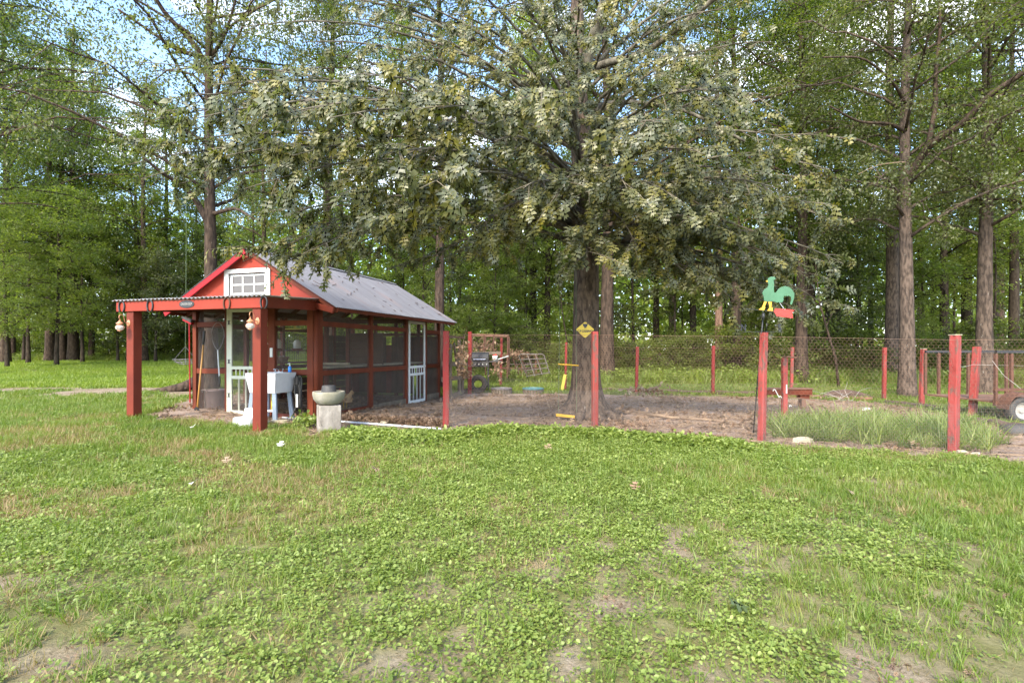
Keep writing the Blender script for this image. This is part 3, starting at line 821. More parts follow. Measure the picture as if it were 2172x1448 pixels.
# step stool
st_ = at(522, 905); st_ = thing('step_stool', 'white plastic two step stool on the dirt left of the right porch post', 'step stool', (st_.x, st_.y + .05, 0), CA + radians(-4))
def rrect(hw, hd, r, n=6):
    o = []
    for cx, cy, a0 in ((hw - r, hd - r, 0), (-hw + r, hd - r, 90), (-hw + r, -hd + r, 180), (hw - r, -hd + r, 270)):
        for i in range(n + 1):
            a = radians(a0 + 90 * i / n); o.append((cx + r * cos(a), cy + r * sin(a)))
    return o
def loft(rings):
    mb = MB(); n = len(rings[0]); P = [p for r_ in rings for p in r_]
    F = [(i * n + k, i * n + (k + 1) % n, (i + 1) * n + (k + 1) % n, (i + 1) * n + k) for i in range(len(rings) - 1) for k in range(n)] + [tuple((len(rings) - 1) * n + k for k in range(n))]
    mb.add(P, F); return mb
def rr3(hw, hd, r, z, oy=0): return [(x, y + oy, z) for x, y in rrect(hw, hd, r)]
loft([rr3(.21, .19, .12, 0), rr3(.205, .185, .12, .13), rr3(.195, .175, .12, .15), rr3(.19, .17, .12, .153)]).build('lower_step', M['plastic_white'], st_, smooth=False)
loft([rr3(.19, .12, .11, .14, .12), rr3(.17, .10, .09, .20, .13), rr3(.165, .10, .09, .27, .13), rr3(.155, .09, .08, .287, .13), rr3(.15, .085, .08, .29, .13)]).build('upper_step', M['plastic_white'], st_)

# bird bath on its block
p = at(688, 918)
bb = thing('block_pedestal', 'square weathered concrete block standing on end beside the lawn', 'pedestal', (p.x, p.y + .20, -.02), radians(28))
blk = MB().box(-.165, .165, -.165, .165, 0, .44)
o = blk.build('block', M['concrete'], bb, bevel=.012)
bw = thing('concrete_bowl', 'round mossy concrete bowl resting on the block pedestal', 'bird bath', (p.x, p.y + .20, .421))
MB().lathe([(0, 0), (.13, 0), (.20, .03), (.255, .10), (.268, .17), (.268, .205), (.262, .215), (.235, .215), (.225, .205), (.215, .19), (.10, .17), (0, .165)], 40, Matrix.Diagonal((.93, .93, 1, 1))).build('bowl', M['bowl'], bw, smooth=True)
ds = thing('feed_dish', 'upturned black dish sitting on the concrete bowl', 'dish', (p.x, p.y + .20, .587))
MB().lathe([(.125, 0), (.122, .012), (.105, .13), (.098, .142), (.09, .145), (0, .146)], 32).build('dish', M['dish'], ds, smooth=True)
MB().lathe([(.122, .0), (.135, 0), (.135, .012), (.121, .014)], 32).build('rim', M['dish'], ds, smooth=True)

# plastic tub, net, shovel, broom by the left front bay
tu = cthing('muck_tub', 'dull mauve plastic tub with rope handles inside the left front bay', 'tub', cu(459, .42), .42, .0)
MB().lathe([(0, 0), (.18, 0), (.19, .01), (.25, .44), (.265, .445), (.265, .46), (.245, .46), (.185, .03), (0, .03)], 28).build('bucket', M['tub'], tu, smooth=True)
for s_ in (-1, 1):
    MB().tube([(s_ * .10, -.25 * 1.0, .42), (s_ * .10, -.285, .47), (s_ * .10 - s_ * .12, -.29, .475), (s_ * .10 - s_ * .14, -.285, .42)] if s_ < 0 else [(.20, .17, .42), (.24, .17, .50), (.17, .24, .50), (.14, .21, .42)], .013, 8).build('handle', M['tub'], tu)

nu = cu(461, -.06)
nt_ = cthing('landing_net', 'long handled wire landing net hung on the left front bay', 'net', nu, -.05, cz(742, nu, -.05))
hoop = []
for i in range(25):
    t = 2 * pi * i / 24
    x = .155 * sin(t) * (1.05 if cos(t) > 0 else .9 - .45 * max(0, -cos(t)) ** 3); hoop.append((x, 0, .275 - .275 * cos(t + pi) * 1.0 if False else .275 + .275 * cos(t)))
MB().tube(hoop, .007, 6, cap=False).build('hoop', M['cloth'], nt_)
MB().tube([(0, 0, .0), (.012, .0, -.2), (.04, .01, -.66)], .0125, 8).build('handle', M['pale_metal'], nt_)
MB().tube([(.034, .01, -.52), (.041, .01, -.68)], .016, 8).build('grip', M['rubber'], nt_)
nb = MB()
for i in range(11):
    zz = .05 + .045 * i; w_ = .135 * math.sqrt(max(.05, 1 - ((zz - .29) / .27) ** 2))
    nb.tube([(-w_, .012, zz), (0, .05, zz - .03), (w_, .012, zz)], .0013, 3)
    xx = -.125 + .025 * i; h_ = .25 * math.sqrt(max(.02, 1 - (xx / .145) ** 2))
    nb.tube([(xx, .012, .28 - h_), (xx, .05, .27), (xx, .012, .28 + h_)], .0013, 3)
nb.build('netting', M['cloth'], nt_)

a = CM.inverted() @ Vector((0, 0, 0))
su0, su1 = cu(420, -.22), cu(434, -.04)
sh = cthing('shovel', 'wooden handled shovel leaning on the left front bay', 'shovel', su0, -.24, .05)
top = Vector((su1 - su0, .20, cz(702, su1, -.04) - .05)); bot = Vector((0, 0, .05))
MB().tube([bot, bot.lerp(top, .5), bot.lerp(top, .82)], [.017, .016, .015], 8).build('shaft', M['wood_handle'], sh, smooth=True)
MB().tube([bot.lerp(top, .82), top], [.020, .021], 8).build('grip', M['rubber'], sh, smooth=True)
MB().prism([(-.06, .08), (-.012, .12), (.012, .12), (.06, .08), (.065, -.04), (.0, -.12), (-.065, -.04)], .008, Matrix.Translation((0, 0, 0)) @ Matrix.Rotation(radians(12), 4, 'X')).build('blade', M['black'], sh)

bu = cu(405, -.03)
br = cthing('broom', 'black push broom with red handle standing upside down at the left front corner', 'broom', bu, -.06, .18)
zt = cz(684, bu, -.06) - .18
MB().tube([(.01, 0, .04), (-.01, 0, zt)], .013, 8).build('handle', M['red_rake'], br)
MB().bar((-.15, 0, zt + .07), (.07, 0, zt - .02), .06, .05).build('head', M['red_rake'], br)
MB().prism([(-.17, zt + .13), (.09, zt + .05), (.075, zt - .005), (-.155, zt + .09)], .09, Matrix.Translation((0, -.045, 0))).build('bristles', M['rubber'], br)

# hose and tag
ho = cthing('garden_hose', 'black hose coiled on the post at the right of the sink', 'hose', -.235, -.10, .25)
b = MB()
for k in range(5):
    pts = []
    for i in range(29):
        t = 2 * pi * i / 28
        pts.append((.045 * sin(t) * (1 + .15 * k) - .04, -.02 * k + .015 * sin(3 * t), .26 + (.30 - .035 * (k % 3)) * cos(t + .2 * k)))
    b.tube(pts, .0125, 6, cap=False)
b.tube([(-.06, -.05, .02), (-.08, -.12, -.1), (.0, -.3, -.235), (.35, -.4, -.24), (.6, -.3, -.24)], .0125, 6)
b.build('coil', M['rubber'], ho, smooth=True)
MB().box(-.03, .012, -.13, -.125, -.02, .22).build('paper_tag', M['paper'], ho)
MB().tube([(-.05, -.08, .40), (-.03, -.09, .56)], [.03, .018], 10).build('nozzle', M['rubber'], ho)

# PVC pipe along the bed, paver, bed stones
a_, b_ = at(599, 889), at(935, 914)
a_.z += .035; b_.z += .035
pv = MB().tube([(0, 0, 0), (b_ - a_) * .5 + Vector((0, 0, .004)), b_ - a_], .0185, 10).build('water_pipe', M['plastic_white'], None, smooth=True); pv.location = a_
tag(pv, 'long white plastic pipe lying on the ground along the lawn edge', 'pipe')
p = at(591, 896); tag(MB().box(-.16, .16, -.12, .12, 0, .035).build('paving_slab', M['stone'], None, bevel=.006, loc=(p.x, p.y, -.004)), 'thin square paving slab under the front of the sink', 'paver')
slabs = [(828, 897, .15, 'rounded flat stone in the dead leaves, nearest the bird bath'), (883, 902, .16, 'pale angular flat stone in the dead leaves, middle of three'), (757, 891, .14, 'thin pale stone beside the concrete block'), (912, 903, .11, 'small flat stone in the dead leaves nearest the first fence post')]
slabs = [(820, 898, .17, 'pale angular flat stone in the dead leaves, middle of three'), (873, 902, .12, 'rounded pale stone in the dead leaves nearest the first fence post'), (765, 893, .12, 'low mossy stone in the dead leaves nearest the concrete block')]
for k, (px, py, r_, lb) in enumerate(slabs):
    p = at(px, py); rr = random.Random(k)
    ring = [(r_ * (1 + rr.uniform(-.25, .2)) * cos(i * pi / 4), r_ * .7 * (1 + rr.uniform(-.25, .2)) * sin(i * pi / 4)) for i in range(8)]
    mb = loft([[(x, y, 0) for x, y in ring], [(x * .96, y * .96, .05) for x, y in ring]])
    tag(mb.build('flat_stone', M['stone'], None, bevel=.008, loc=(p.x, p.y + .05, -.01)), lb, 'stone', 'flat stones in the leaf bed')

# hen
def hen(loc, rotz, label):
    H = thing('hen', label, 'hen', loc, rotz)
    me = bpy.data.meshes.new('body')
    vs2 = [(0, 0, .22), (.07, 0, .235), (.125, 0, .29), (.15, 0, .36), (.165, 0, .40), (.20, 0, .40), (-.07, 0, .24), (-.13, 0, .30), (-.19, 0, .37)]
    ed = [(0, 1), (1, 2), (2, 3), (3, 4), (4, 5), (0, 6), (6, 7), (7, 8)]
    me.from_pydata(vs2, ed, [])
    o = bpy.data.objects.new('body', me); col.objects.link(o); o.parent = H
    sk_ = o.modifiers.new('skin', 'SKIN'); o.modifiers.new('sub', 'SUBSURF').levels = 2
    o.modifiers['sub'].render_levels = 2
    rad = [.095, .088, .055, .034, .032, .010, .085, .055, .02]
    if not me.skin_vertices: me.attributes
    sv_ = me.skin_vertices[0].data if me.skin_vertices else None
    if sv_ is None:
        me.update()
    for i, r_ in enumerate(rad):
        me.skin_vertices[0].data[i].radius = (r_, r_ * 1.05)
    me.skin_vertices[0].data[0].use_root = True
    me.materials.append(M['hen'])
    tl = MB()
    for k in range(7):
        a = radians(-10 + k * 9)
        tl.prism([(0, -.012), (-.10, -.02), (-.15, 0), (-.10, .02), (0, .012)], .004, Matrix.Translation((-.13, -.02 + k * .006, .31)) @ Matrix.Rotation(radians(30) + a * .5, 4, 'Y'))
    tl.build('tail', M['hen'], H)
    for s_ in (-1, 1):
        wg = MB(); wg.lathe([(0, -.14), (.03, -.11), (.062, -.03), (.06, .04), (.03, .09), (0, .11)], 10, Matrix.Translation((-.02, s_ * .085, .245)) @ Matrix.Rotation(radians(75), 4, 'Y') @ Matrix.Diagonal((1, .35, 1, 1)))
        wg.build('wing', M['hen'], H, smooth=True)
        lg = MB(); lg.tube([(0, s_ * .04, .16), (.01, s_ * .04, .08), (-.005, s_ * .04, .01)], [.016, .008, .007], 7)
        for tx, ty in ((.05, 0), (.04, .025), (.04, -.025), (-.025, 0)): lg.tube([(-.005, s_ * .04, .01), (tx, s_ * .04 + ty, .004)], [.006, .003], 5)
        lg.build('leg', M['yellow'], H)
    cb = MB(); cb.prism([(.15, .425), (.155, .455), (.165, .435), (.175, .455), (.185, .432), (.20, .44), (.195, .42)], .006, Matrix.Translation((0, -.003, 0))); cb.prism([(.185, .385), (.20, .39), (.195, .355), (.185, .36)], .01, Matrix.Translation((0, -.005, 0)))
    cb.build('comb', M['comb'], H)
    bk = MB(); bk.tube([(.19, 0, .402), (.225, 0, .395)], [.010, .002], 6); bk.build('beak', M['yellow'], H)
    for s_ in (-1, 1): MB().lathe([(0, -.003), (.004, 0), (0, .003)], 6, Matrix.Translation((.178, s_ * .026, .408))).build('eye', M['black'], H)
    return H
hp = CM @ Vector((-.40, 1.55, 0))
hen(hp, radians(150), 'buff hen with red comb standing behind the side screen')

# poultry feeders and basket on the shelf inside
for k, (v, lb) in enumerate(((2.05, 'milky plastic poultry drinker on the coop shelf, left one'), (2.75, 'milky plastic poultry drinker on the coop shelf, right one'))):
    f = cthing('poultry_drinker', lb, 'poultry drinker', -2.62, v, 1.292, 0, 'drinkers on the coop shelf')
    MB().lathe([(0, .04), (.085, .04), (.09, .20), (.06, .25), (.02, .27), (0, .27)], 20).build('jug', M['paper'], f, smooth=True)
    MB().lathe([(0, 0), (.13, 0), (.135, .045), (.125, .045), (.11, .015), (0, .015)], 20).build('tray', M['red'], f, smooth=True)
bk = cthing('egg_basket', 'low brown basket on the coop shelf below the drinkers', 'basket', -2.50, 2.0, 1.002)
MB().lathe([(0, 0), (.16, 0), (.20, .14), (.19, .14), (.15, .01), (0, .01)], 20).build('basket', M['brown_wood'], bk)
for k in range(6):
    a = k * 1.05
    MB().lathe([(0, -.028), (.015, -.02), (.021, 0), (.016, .018), (0, .03)], 10, Matrix.Translation((.08 * cos(a), .08 * sin(a), .13))).build('egg', M['paper'], bk, smooth=True)

# dead leaves and twigs lying on the tin
rl = MB(); rr = random.Random(3)
for k in range(34):
    sx_ = rr.uniform(.15, 1.95); v = rr.uniform(0, 5.3); a = rr.uniform(0, 6.28); l = rr.uniform(.03, .07)
    c = Vector((AX + sx_, v, AZ + .045 - RS * sx_))
    ex = Vector((cos(a), sin(a), -RS * cos(a))); ey = Vector((-sin(a), cos(a), RS * sin(a)))
    rl.add([c - ex * l + Vector((0, 0, .0)), c - ey * l * .45 + Vector((0, 0, .012)), c + ex * l + Vector((0, 0, .004)), c + ey * l * .45 + Vector((0, 0, .012))], [(0, 1, 2), (0, 2, 3)])
for k in range(9):
    sx_ = rr.uniform(.3, 1.6); v = rr.uniform(.5, 5.0); a = rr.uniform(0, 6.28); l = rr.uniform(.1, .35)
    c = Vector((AX + sx_, v, AZ + .048 - RS * sx_)); ex = Vector((cos(a), sin(a), -RS * cos(a)))
    rl.bar(c, c + ex * l, .008, .008)
o = rl.build('roof_litter', M['soil_dark'], None); o.matrix_world = CM; tag(o, 'dead leaves and twigs lying on the tin roof of the coop', 'leaf litter', kind='stuff')
# ---------------------------------------------------------------- poultry wire fence round the run
def top_z(py, D): return EYE + (HOR - py) / FPX * D
fence = thing('poultry_fence', 'red posts strung with chicken wire around the bare dirt run', 'fence', at(1615, 935))
FO = fence.location.copy()
def fpost(px, pyb, pyt, w, pxt=None, rot=0, m='post_red', label=None, dull=0):
    b = at(px, pyb); pxt = pxt if pxt is not None else px
    t = P3(pxt, pyt, b.y + .0)
    rr = random.Random(int(px))
    mb = MB()
    d = (t - b); n = 6
    for i in range(1):
        pass
    R = Matrix.Rotation(rot, 4, 'Z')
    rings = []
    for i in range(n + 1):
        c = b + d * (i / n) - Vector((0, 0, .12 if i == 0 else 0)) + Vector((rr.uniform(-.004, .004), 0, 0))
        h = w / 2; q = .010
        for x, y in ((-h, -h + q), (-h + q, -h), (h - q, -h), (h, -h + q), (h, h - q), (h - q, h), (-h + q, h), (-h, h - q)):
            rings.append(c + R @ Vector((x, y, 0)) - FO)
    F = [(i * 8 + k, i * 8 + (k + 1) % 8, (i + 1) * 8 + (k + 1) % 8, (i + 1) * 8 + k) for i in range(n) for k in range(8)] + [tuple(n * 8 + k for k in range(8))]
    mb.add(rings, F)
    o = mb.build('post', M[m], fence)
    if label: o['label'] = label
    return b, t
fr = [fpost(946, 905, 702, .105, rot=.1, m='post_dull'), fpost(1262, 906, 703, .098, rot=.15), fpost(1615, 935, 705, .088, 1620, rot=.5), fpost(2022, 957, 711, .098, 2026, rot=.42)]
re_ = [fpost(1350, 835, 735, .09, 1352, m='post_dull'), fpost(1512, 836, 733, .09, 1513, m='post_dull'), fpost(1678, 832, 736, .09, 1681, m='post_red'),
       fpost(1875, 849, 737, .09, 1876), fpost(1954, 862, 740, .10, 1959, m='post_red', label='leaning red post with a pale bare top'), fpost(2062, 887, 735, .11, 2072, rot=.4)]
lf_ = [fpost(996, 835, 703, .12, 997, m='post_dull', label='dark red post with a rotten black top'), fpost(1062, 822, 716, .09, 1064, m='post_dull'), fpost(1199, 828, 726, .075, 1201, m='post_dull')]
# cut pale tops
for b, t in (fr[3], re_[4]):
    MB().box(-.05, .05, -.05, .05, 0, .012).build('post_top', M['stone'], fence, loc=t - FO)
def ribbon_mesh(segs, wd, m, name, label=None):
    """flat thin wires: segs = list of (a, b) world points"""
    A = np.array([s_[0] for s_ in segs], float); B = np.array([s_[1] for s_ in segs], float)
    d = B - A; L_ = np.linalg.norm(d, axis=1, keepdims=True); d /= np.maximum(L_, 1e-6)
    # widen inside the fence plane (perpendicular to d and to the horizontal normal)
    pl_ = np.array([s_[2] for s_ in segs], float)
    n = np.cross(d, pl_); n /= np.maximum(np.linalg.norm(n, axis=1, keepdims=True), 1e-6)
    V = np.stack([A - n * wd, A + n * wd, B + n * wd, B - n * wd], 1).reshape(-1, 3) - np.array(FO)
    T = np.arange(len(V)).reshape(-1, 4)
    o = mobj(name, np_mesh(name, V, T, m), fence); o['kind'] = 'stuff'
    return o
runs = [[fr[0], fr[1], fr[2], fr[3], (fr[3][0] + Vector((4.0, -1.2, 0)), fr[3][1] + Vector((4.0, -1.2, 0)))],
        [lf_[2], re_[0], re_[1], re_[2], re_[3], re_[4], re_[5], (re_[5][0] + Vector((3.2, -2.6, 0)), re_[5][1] + Vector((3.2, -2.6, 0)))],
        [(CM @ Vector((0, 5.75, -.1)), CM @ Vector((0, 5.75, 1.5))), lf_[0], lf_[1], lf_[2]],
        ]
hexs_n, hexs_r, grid, top_w = [], [], [], []
for ri, run in enumerate(runs):
    for (b0, t0), (b1, t1) in zip(run[:-1], run[1:]):
        a = Vector((b0.x, b0.y, (b0.z))); c = Vector((b1.x, b1.y, b1.z))
        d = c - a; Lh = Vector((d.x, d.y, 0)).length; H0 = t0.z - b0.z - .06; H1 = t1.z - b1.z - .06
        nrm = Vector((-d.y, d.x, 0)).normalized()
        def pt(x, z):
            f = x / Lh; s_ = sin(x * 3.1) * .015 + sin(x * 7 + z * 5) * .008
            return a + d * f + Vector((0, 0, z * ((H0 * (1 - f) + H1 * f)))) - nrm * (.06 + s_)
        near = ri == 0
        hexs = hexs_n if near else hexs_r
        cw = .052 if near else .075; chh = cw * 1.0
        Hm = (H0 + H1) / 2
        nxh = int(Lh / cw); nyh = int(Hm / (chh * .75))
        for j in range(nyh):
            zc = j / nyh; zs = 1 / nyh
            for i in range(nxh):
                x = (i + (.5 if j % 2 else 0)) * cw
                if x + cw > Lh: continue
                p1 = pt(x, zc); p2 = pt(x + cw / 2, zc + zs * .4); p3 = pt(x + cw, zc); p4 = pt(x + cw / 2, zc + zs)
                hexs.append((p1, p2, nrm)); hexs.append((p2, p3, nrm)); hexs.append((p2, p4, nrm))
        gs = .020 if near else .026
        gh = (.62 if near else .34)
        for i in range(int(Lh / gs)):
            x = i * gs; grid.append((pt(x, 0) - nrm * .01, pt(x, gh / Hm) - nrm * .01, nrm))
        nseg = max(2, int(Lh / .7))
        for j in range(int(gh / gs) + 1):
            for i in range(nseg):
                grid.append((pt(Lh * i / nseg, j * gs / Hm) - nrm * .01, pt(Lh * (i + 1) / nseg, j * gs / Hm) - nrm * .01, nrm))
        for i in range(nseg):
            top_w.append((pt(Lh * i / nseg, 1), pt(Lh * (i + 1) / nseg, 1), nrm))
ribbon_mesh(hexs_n, .0007, M['wire'], 'chicken_wire')
ribbon_mesh(hexs_r, .00042, M['wire'], 'chicken_wire')
ribbon_mesh(grid, .0005, M['cloth'], 'wire_grid')
ribbon_mesh(top_w, .0018, M['wire'], 'top_wire')
# pale strand right of the third front post
pA, pB = fr[3][0] + Vector((-.05, -.05, 0)), re_[5][0]
zA, zB = top_z(775, fr[3][0].y), top_z(773, re_[5][0].y)
w_ = MB()
w_.tube([Vector((pA.x, pA.y, zA)) - FO, Vector(((pA.x + pB.x) / 2, (pA.y + pB.y) / 2, (zA + zB) / 2 - .03)) - FO, Vector((pB.x - .06, pB.y - .08, zB)) - FO, Vector((pB.x + 3.5, pB.y - 2.2, zB - .06)) - FO], .003, 5)
e_ = P3(2105, 765, 7.6); w_.tube([e_ - FO, P3(2128, 795, 7.5) - FO, P3(2165, 824, 7.4) - FO], .003, 5)
w_.build('tie_wire', M['line_wire'], fence)

# landscape timbers and rotten logs along the rear edge
edge = [((1440, 833), (1600, 837)), ((1655, 840), (1850, 850)), ((1268, 828), (1438, 832)), ((1880, 856), (1985, 868)), ((2078, 897), (2172, 912))]
labs = ['long low dark timber edging the rear of the run between the middle posts', 'squared brown timber along the rear right edge of the run, behind the bench', 'low dark timber edging the run just right of the oak',
        'rotten dark timber between the two rear right posts', 'rotten brown timber at the far right edge by the trailer']
for (a, b), lb in zip(edge, labs):
    A = at(*a); B = at(*b)
    ob = MB()
    n = 7
    rr = random.Random(a[0])
    ob.tube([A.lerp(B, i / n) - A + Vector((0, rr.uniform(-.02, .02), rr.uniform(-.01, .02) + .03)) for i in range(n + 1)], [.065 + rr.uniform(-.012, .015) for _ in range(n + 1)], 7)
    tag(ob.build('edging_timber', M['soil_dark'] if a[0] != 1655 else M['brown_wood'], None, loc=A), lb, 'timber', 'timbers edging the run')
A = at(1800, 846); mb = MB(); mb.tube([(-.75, .1, .03), (-.4, .1, .10), (0, .1, .13), (.4, .1, .08), (.8, .1, .02)], [.05, .13, .15, .12, .04], 9); tag(mb.build('rotten_log', M['soil_dark'], None, loc=A), 'dark rotten log humped behind the brown timber', 'log')

# ---------------------------------------------------------------- perches and bench in the run
p = at(1664, 884)
pr = thing('perch_post', 'short red post with two small board perches and white scroll brackets', 'perch', p)
hh = top_z(758, p.y) - p.z
MB().box(-.045, .045, -.045, .045, -.1, hh).build('post', M['post_red'], pr, bevel=.006)
MB().box(-.10, .10, -.09, .09, hh, hh + .028, Matrix.Rotation(radians(5), 4, 'Y')).build('top_board', M['brown_wood'], pr, bevel=.003)
MB().box(.0, .115, -.11, -.045, hh * .56, hh * .56 + .018, Matrix.Rotation(radians(6), 4, 'Y')).build('side_board', M['brown_wood'], pr)
MB().box(.0, .02, -.062, -.046, hh * .40, hh * .55).build('bracket', M['white'], pr)
MB().bar((.05, -.02, hh * .34), (.60, .05, hh * .28), .07, .022).build('perch_arm', M['brown_wood'], pr)
def scroll(cx, cz, s_, flip=1):
    pts = []
    for i in range(18):
        t = i / 17 * 3.6; r_ = .035 * s_ * (1 - i / 26); pts.append((cx + flip * r_ * cos(t), -.03, cz + r_ * sin(t)))
    return pts
b = MB(); sc1 = scroll(-.22, hh * .44, 1.0); b.tube(sc1[::-1] + [(-.16, -.03, hh * .40), (-.12, -.03, hh * .33)], .008, 6); sc2 = scroll(-.09, hh * .33, .9, -1); b.tube(sc2, .008, 6)
b.tube(scroll(.09, hh * .18, .8), .008, 6); b.build('scroll', M['white'], pr)

pb0 = at(1597, 838); pb1 = at(1708, 838)
D_ = 12.2
q = atD(1708, D_); q0 = atD(1596, D_ + .3)
bn = thing('wooden_bench', 'brown red weathered wooden bench inside the run beside the perch post', 'bench', (q.x, q.y, q.z))
zb_ = top_z(822, D_) - q.z
dx = q0.x - q.x
MB().box(dx, .12, -.14, .0, zb_ - .035, zb_).build('seat_board', M['brown_wood'], bn, bevel=.004)
MB().box(dx, .10, .012, .15, zb_ - .035, zb_ - .002).build('seat_board', M['brown_wood'], bn, bevel=.004)
MB().box(dx + .05, .10, -.12, -.08, zb_ - .16, zb_ - .037).build('apron', M['red_frame'], bn, bevel=.004)
MB().box(dx + .05, .10, .09, .13, zb_ - .16, zb_ - .037).build('apron', M['red_frame'], bn, bevel=.004)
for x in (-.07, dx + .12):
    for y in (-.075, .04): MB().box(x - .05, x + .05, y, y + .045, -.05, zb_ - .04).build('leg', M['brown_wood'], bn, bevel=.004)
MB().box(-.16, .06, -.078, .088, zb_ - .26, zb_ - .165).build('brace', M['red_frame'], bn)

# weather vane
wv0 = at(1597, 922); Dv = wv0.y
wv = thing('weather_vane', 'green rooster weather vane with a red arrow tail on a leaning black pole', 'weather vane', wv0)
Dt = 7.35
hub = P3(1619, 664, Dt) - wv0
top = P3(1622, 655, Dt) - wv0
MB().tube([(0, 0, -.05), hub * .5, hub], .009, 8).build('pole', M['black'], wv, smooth=True)
MB().tube([hub - Vector((0, 0, .09)), hub + Vector((0, 0, .0))], .017, 10).build('hub', M['black'], wv, smooth=True)
S = Dt / FPX / 9.655
vo = P3(1560 + 610 / 9.655, 570 + 850 / 9.655, Dt) - wv0   # origin of the crop coordinate (610, 850)
yaw = Matrix.Rotation(radians(-14), 4, 'Z')
def VM(depth0): return Matrix.Translation(vo) @ yaw @ Matrix.Translation((0, depth0, 0))
def crp(l): return [((x - 610) * S, (850 - y) * S) for x, y in l]
MB().bar(vo + yaw @ Vector(((270 - 610) * S, 0, (850 - 815) * S)), vo + yaw @ Vector(((800 - 610) * S, 0, (850 - 875) * S)), .006, .006).build('arrow_rod', M['black'], wv)
MB().prism(crp([(270, 800), (240, 812), (270, 828)]), .008, VM(-.004)).build('arrow_tip', M['black'], wv)
body = crp([(650, 240), (665, 190), (720, 165), (790, 175), (803, 215), (765, 245), (775, 300), (772, 400), (770, 480), (800, 500), (850, 430), (900, 385), (970, 365), (1050, 385), (1110, 440), (1150, 520), (1148, 600), (1125, 680), (1105, 745),
            (1080, 745), (1072, 720), (1092, 640), (1085, 590), (1060, 575), (1035, 560), (1020, 580), (1000, 560), (985, 575), (962, 562), (950, 600), (950, 650), (925, 700), (905, 690), (880, 705), (855, 690), (825, 702), (790, 680), (740, 672), (680, 680), (620, 668), (585, 655), (575, 560), (550, 495), (590, 420), (650, 385), (668, 330)])
bo = MB().prism(body, .016, VM(-.008)).build('rooster', M['green_paint'], wv, bevel=.003)
MB().prism(crp([(655, 232), (612, 255), (655, 275)]), .012, VM(-.006)).build('beak', M['yellow'], wv)
for k, l in enumerate(([(590, 665), (640, 675), (600, 770), (612, 790), (588, 848), (480, 832), (545, 790)], [(662, 680), (735, 683), (720, 790), (750, 800), (745, 820), (755, 868), (645, 858), (690, 800), (680, 740)])):
    MB().prism(crp(l), .014, VM(-.007 + .001 * k)).build('leg', M['yellow'], wv, bevel=.002)
tail = [(765, 880), (800, 812)]
x_ = 815
while x_ < 1120:
    tail += [(x_, 806 + (x_ - 815) * .10), (x_ + 18, 830 + (x_ - 815) * .10)]; x_ += 36
tail += [(1155, 850), (1110, 905), (1128, 1020), (820, 975), (800, 925)]
MB().prism(crp(tail), .012, VM(-.006)).build('arrow_tail', M['red_tail'], wv)
MB().bar(vo + yaw @ Vector(((880 - 610) * S, 0, (850 - 705) * S)), vo + yaw @ Vector(((960 - 610) * S, 0, (850 - 820) * S)), .005, .005).build('brace_rod', M['pale_metal'], wv)
ar = P3(1615, 703.5, Dt) - wv0
arm = MB(); 
dN = Vector((cos(radians(-8)), sin(radians(-8)), 0)); dE = Vector((-dN.y, dN.x, 0))
arm.tube([ar - dN * .25, ar + dN * .28], .004, 6); arm.tube([ar - dE * .22, ar + dE * .25], .004, 6); arm.build('direction_rod', M['black'], wv)
for ch, v_, d_ in (('N', -.24, dN), ('S', .24, dN), ('E', .25, dE), ('W', -.22, dE)):
    o = text_part('direction_letter', ch, .13, M['black'], wv, Matrix.Translation(ar + d_ * v_ + Vector((0, 0, .055))) @ Matrix.Rotation(radians(20 if d_ is dN else 65), 4, 'Z') @ Matrix.Rotation(radians(90), 4, 'X'), .003, .003)

# ---------------------------------------------------------------- crossing sign on the oak, swing
OAK = at(1243, 886); OAK.y += .22; OAK.x = (1243 - 1086) / FPX * OAK.y
Ds = OAK.y - .27
sgn = thing('crossing_sign', 'yellow diamond hen CROSSING sign nailed to the oak trunk', 'sign', P3(1241, 699, Ds))
hs = 18.6 / FPX * Ds
dia = [(-hs, -.008), (-hs, .012), (-.012, hs * .86), (.012, hs * .86), (hs, .012), (hs, -.008), (.014, -hs * .90), (-.014, -hs * .90)]
MB().prism(dia, .004, Matrix.Translation((0, 0, 0))).build('plate', M['yellow_sign'], sgn)
hn = [(-.055, .135), (-.04, .118), (.035, .118), (.06, .137), (.045, .075), (.022, .045), (.02, .018), (.012, .018), (.010, .04), (-.004, .042), (-.008, .018), (-.016, .018), (-.014, .045), (-.040, .075)]
MB().prism([(x * .95, z * .95) for x, z in hn], -.002, Matrix.Translation((0, -.001, 0))).build('hen_mark', M['black'], sgn)
text_part('lettering', 'CROSSING', .060, M['black'], sgn, Matrix.Translation((0, -.003, -.030)) @ Matrix.Rotation(radians(90), 4, 'X'), .0006, .0022)

Dw = OAK.y - .55
sw = thing('rope_swing', 'yellow bar swing hung on green ropes beside the oak trunk', 'swing', P3(1203, 882, Dw))
o0 = sw.location
for x0, x1 in ((1184, 1190), (1223, 1221)):
    MB().tube([P3(x0, 881, Dw) - o0, P3((x0 + x1) / 2, 700, Dw) - o0, P3(x1, 300, Dw + .3) - o0], .0045, 6).build('rope', M['rope'], sw)
MB().bar(P3(1179, 879.5, Dw) - o0, P3(1226, 884.5, Dw) - o0, .05, .05).build('seat', M['yellow'], sw, bevel=.006)
MB().tube([P3(1184, 772, Dw) - o0, P3(1227, 775, Dw) - o0], .0125, 8).build('bar', M['yellow'], sw, smooth=True)

p = at(1191, 831)
MB_ = MB().bar((0, 0, -.02), (.12, .02, top_z(794, p.y) - p.z), .10, .03, up=(0, 1, 0)).build('yellow_board', M['yellow_old'], None, loc=p)
tag(MB_, 'short dull yellow board leaning on the rear red post by the oak', 'board')
p = at(1246, 861)
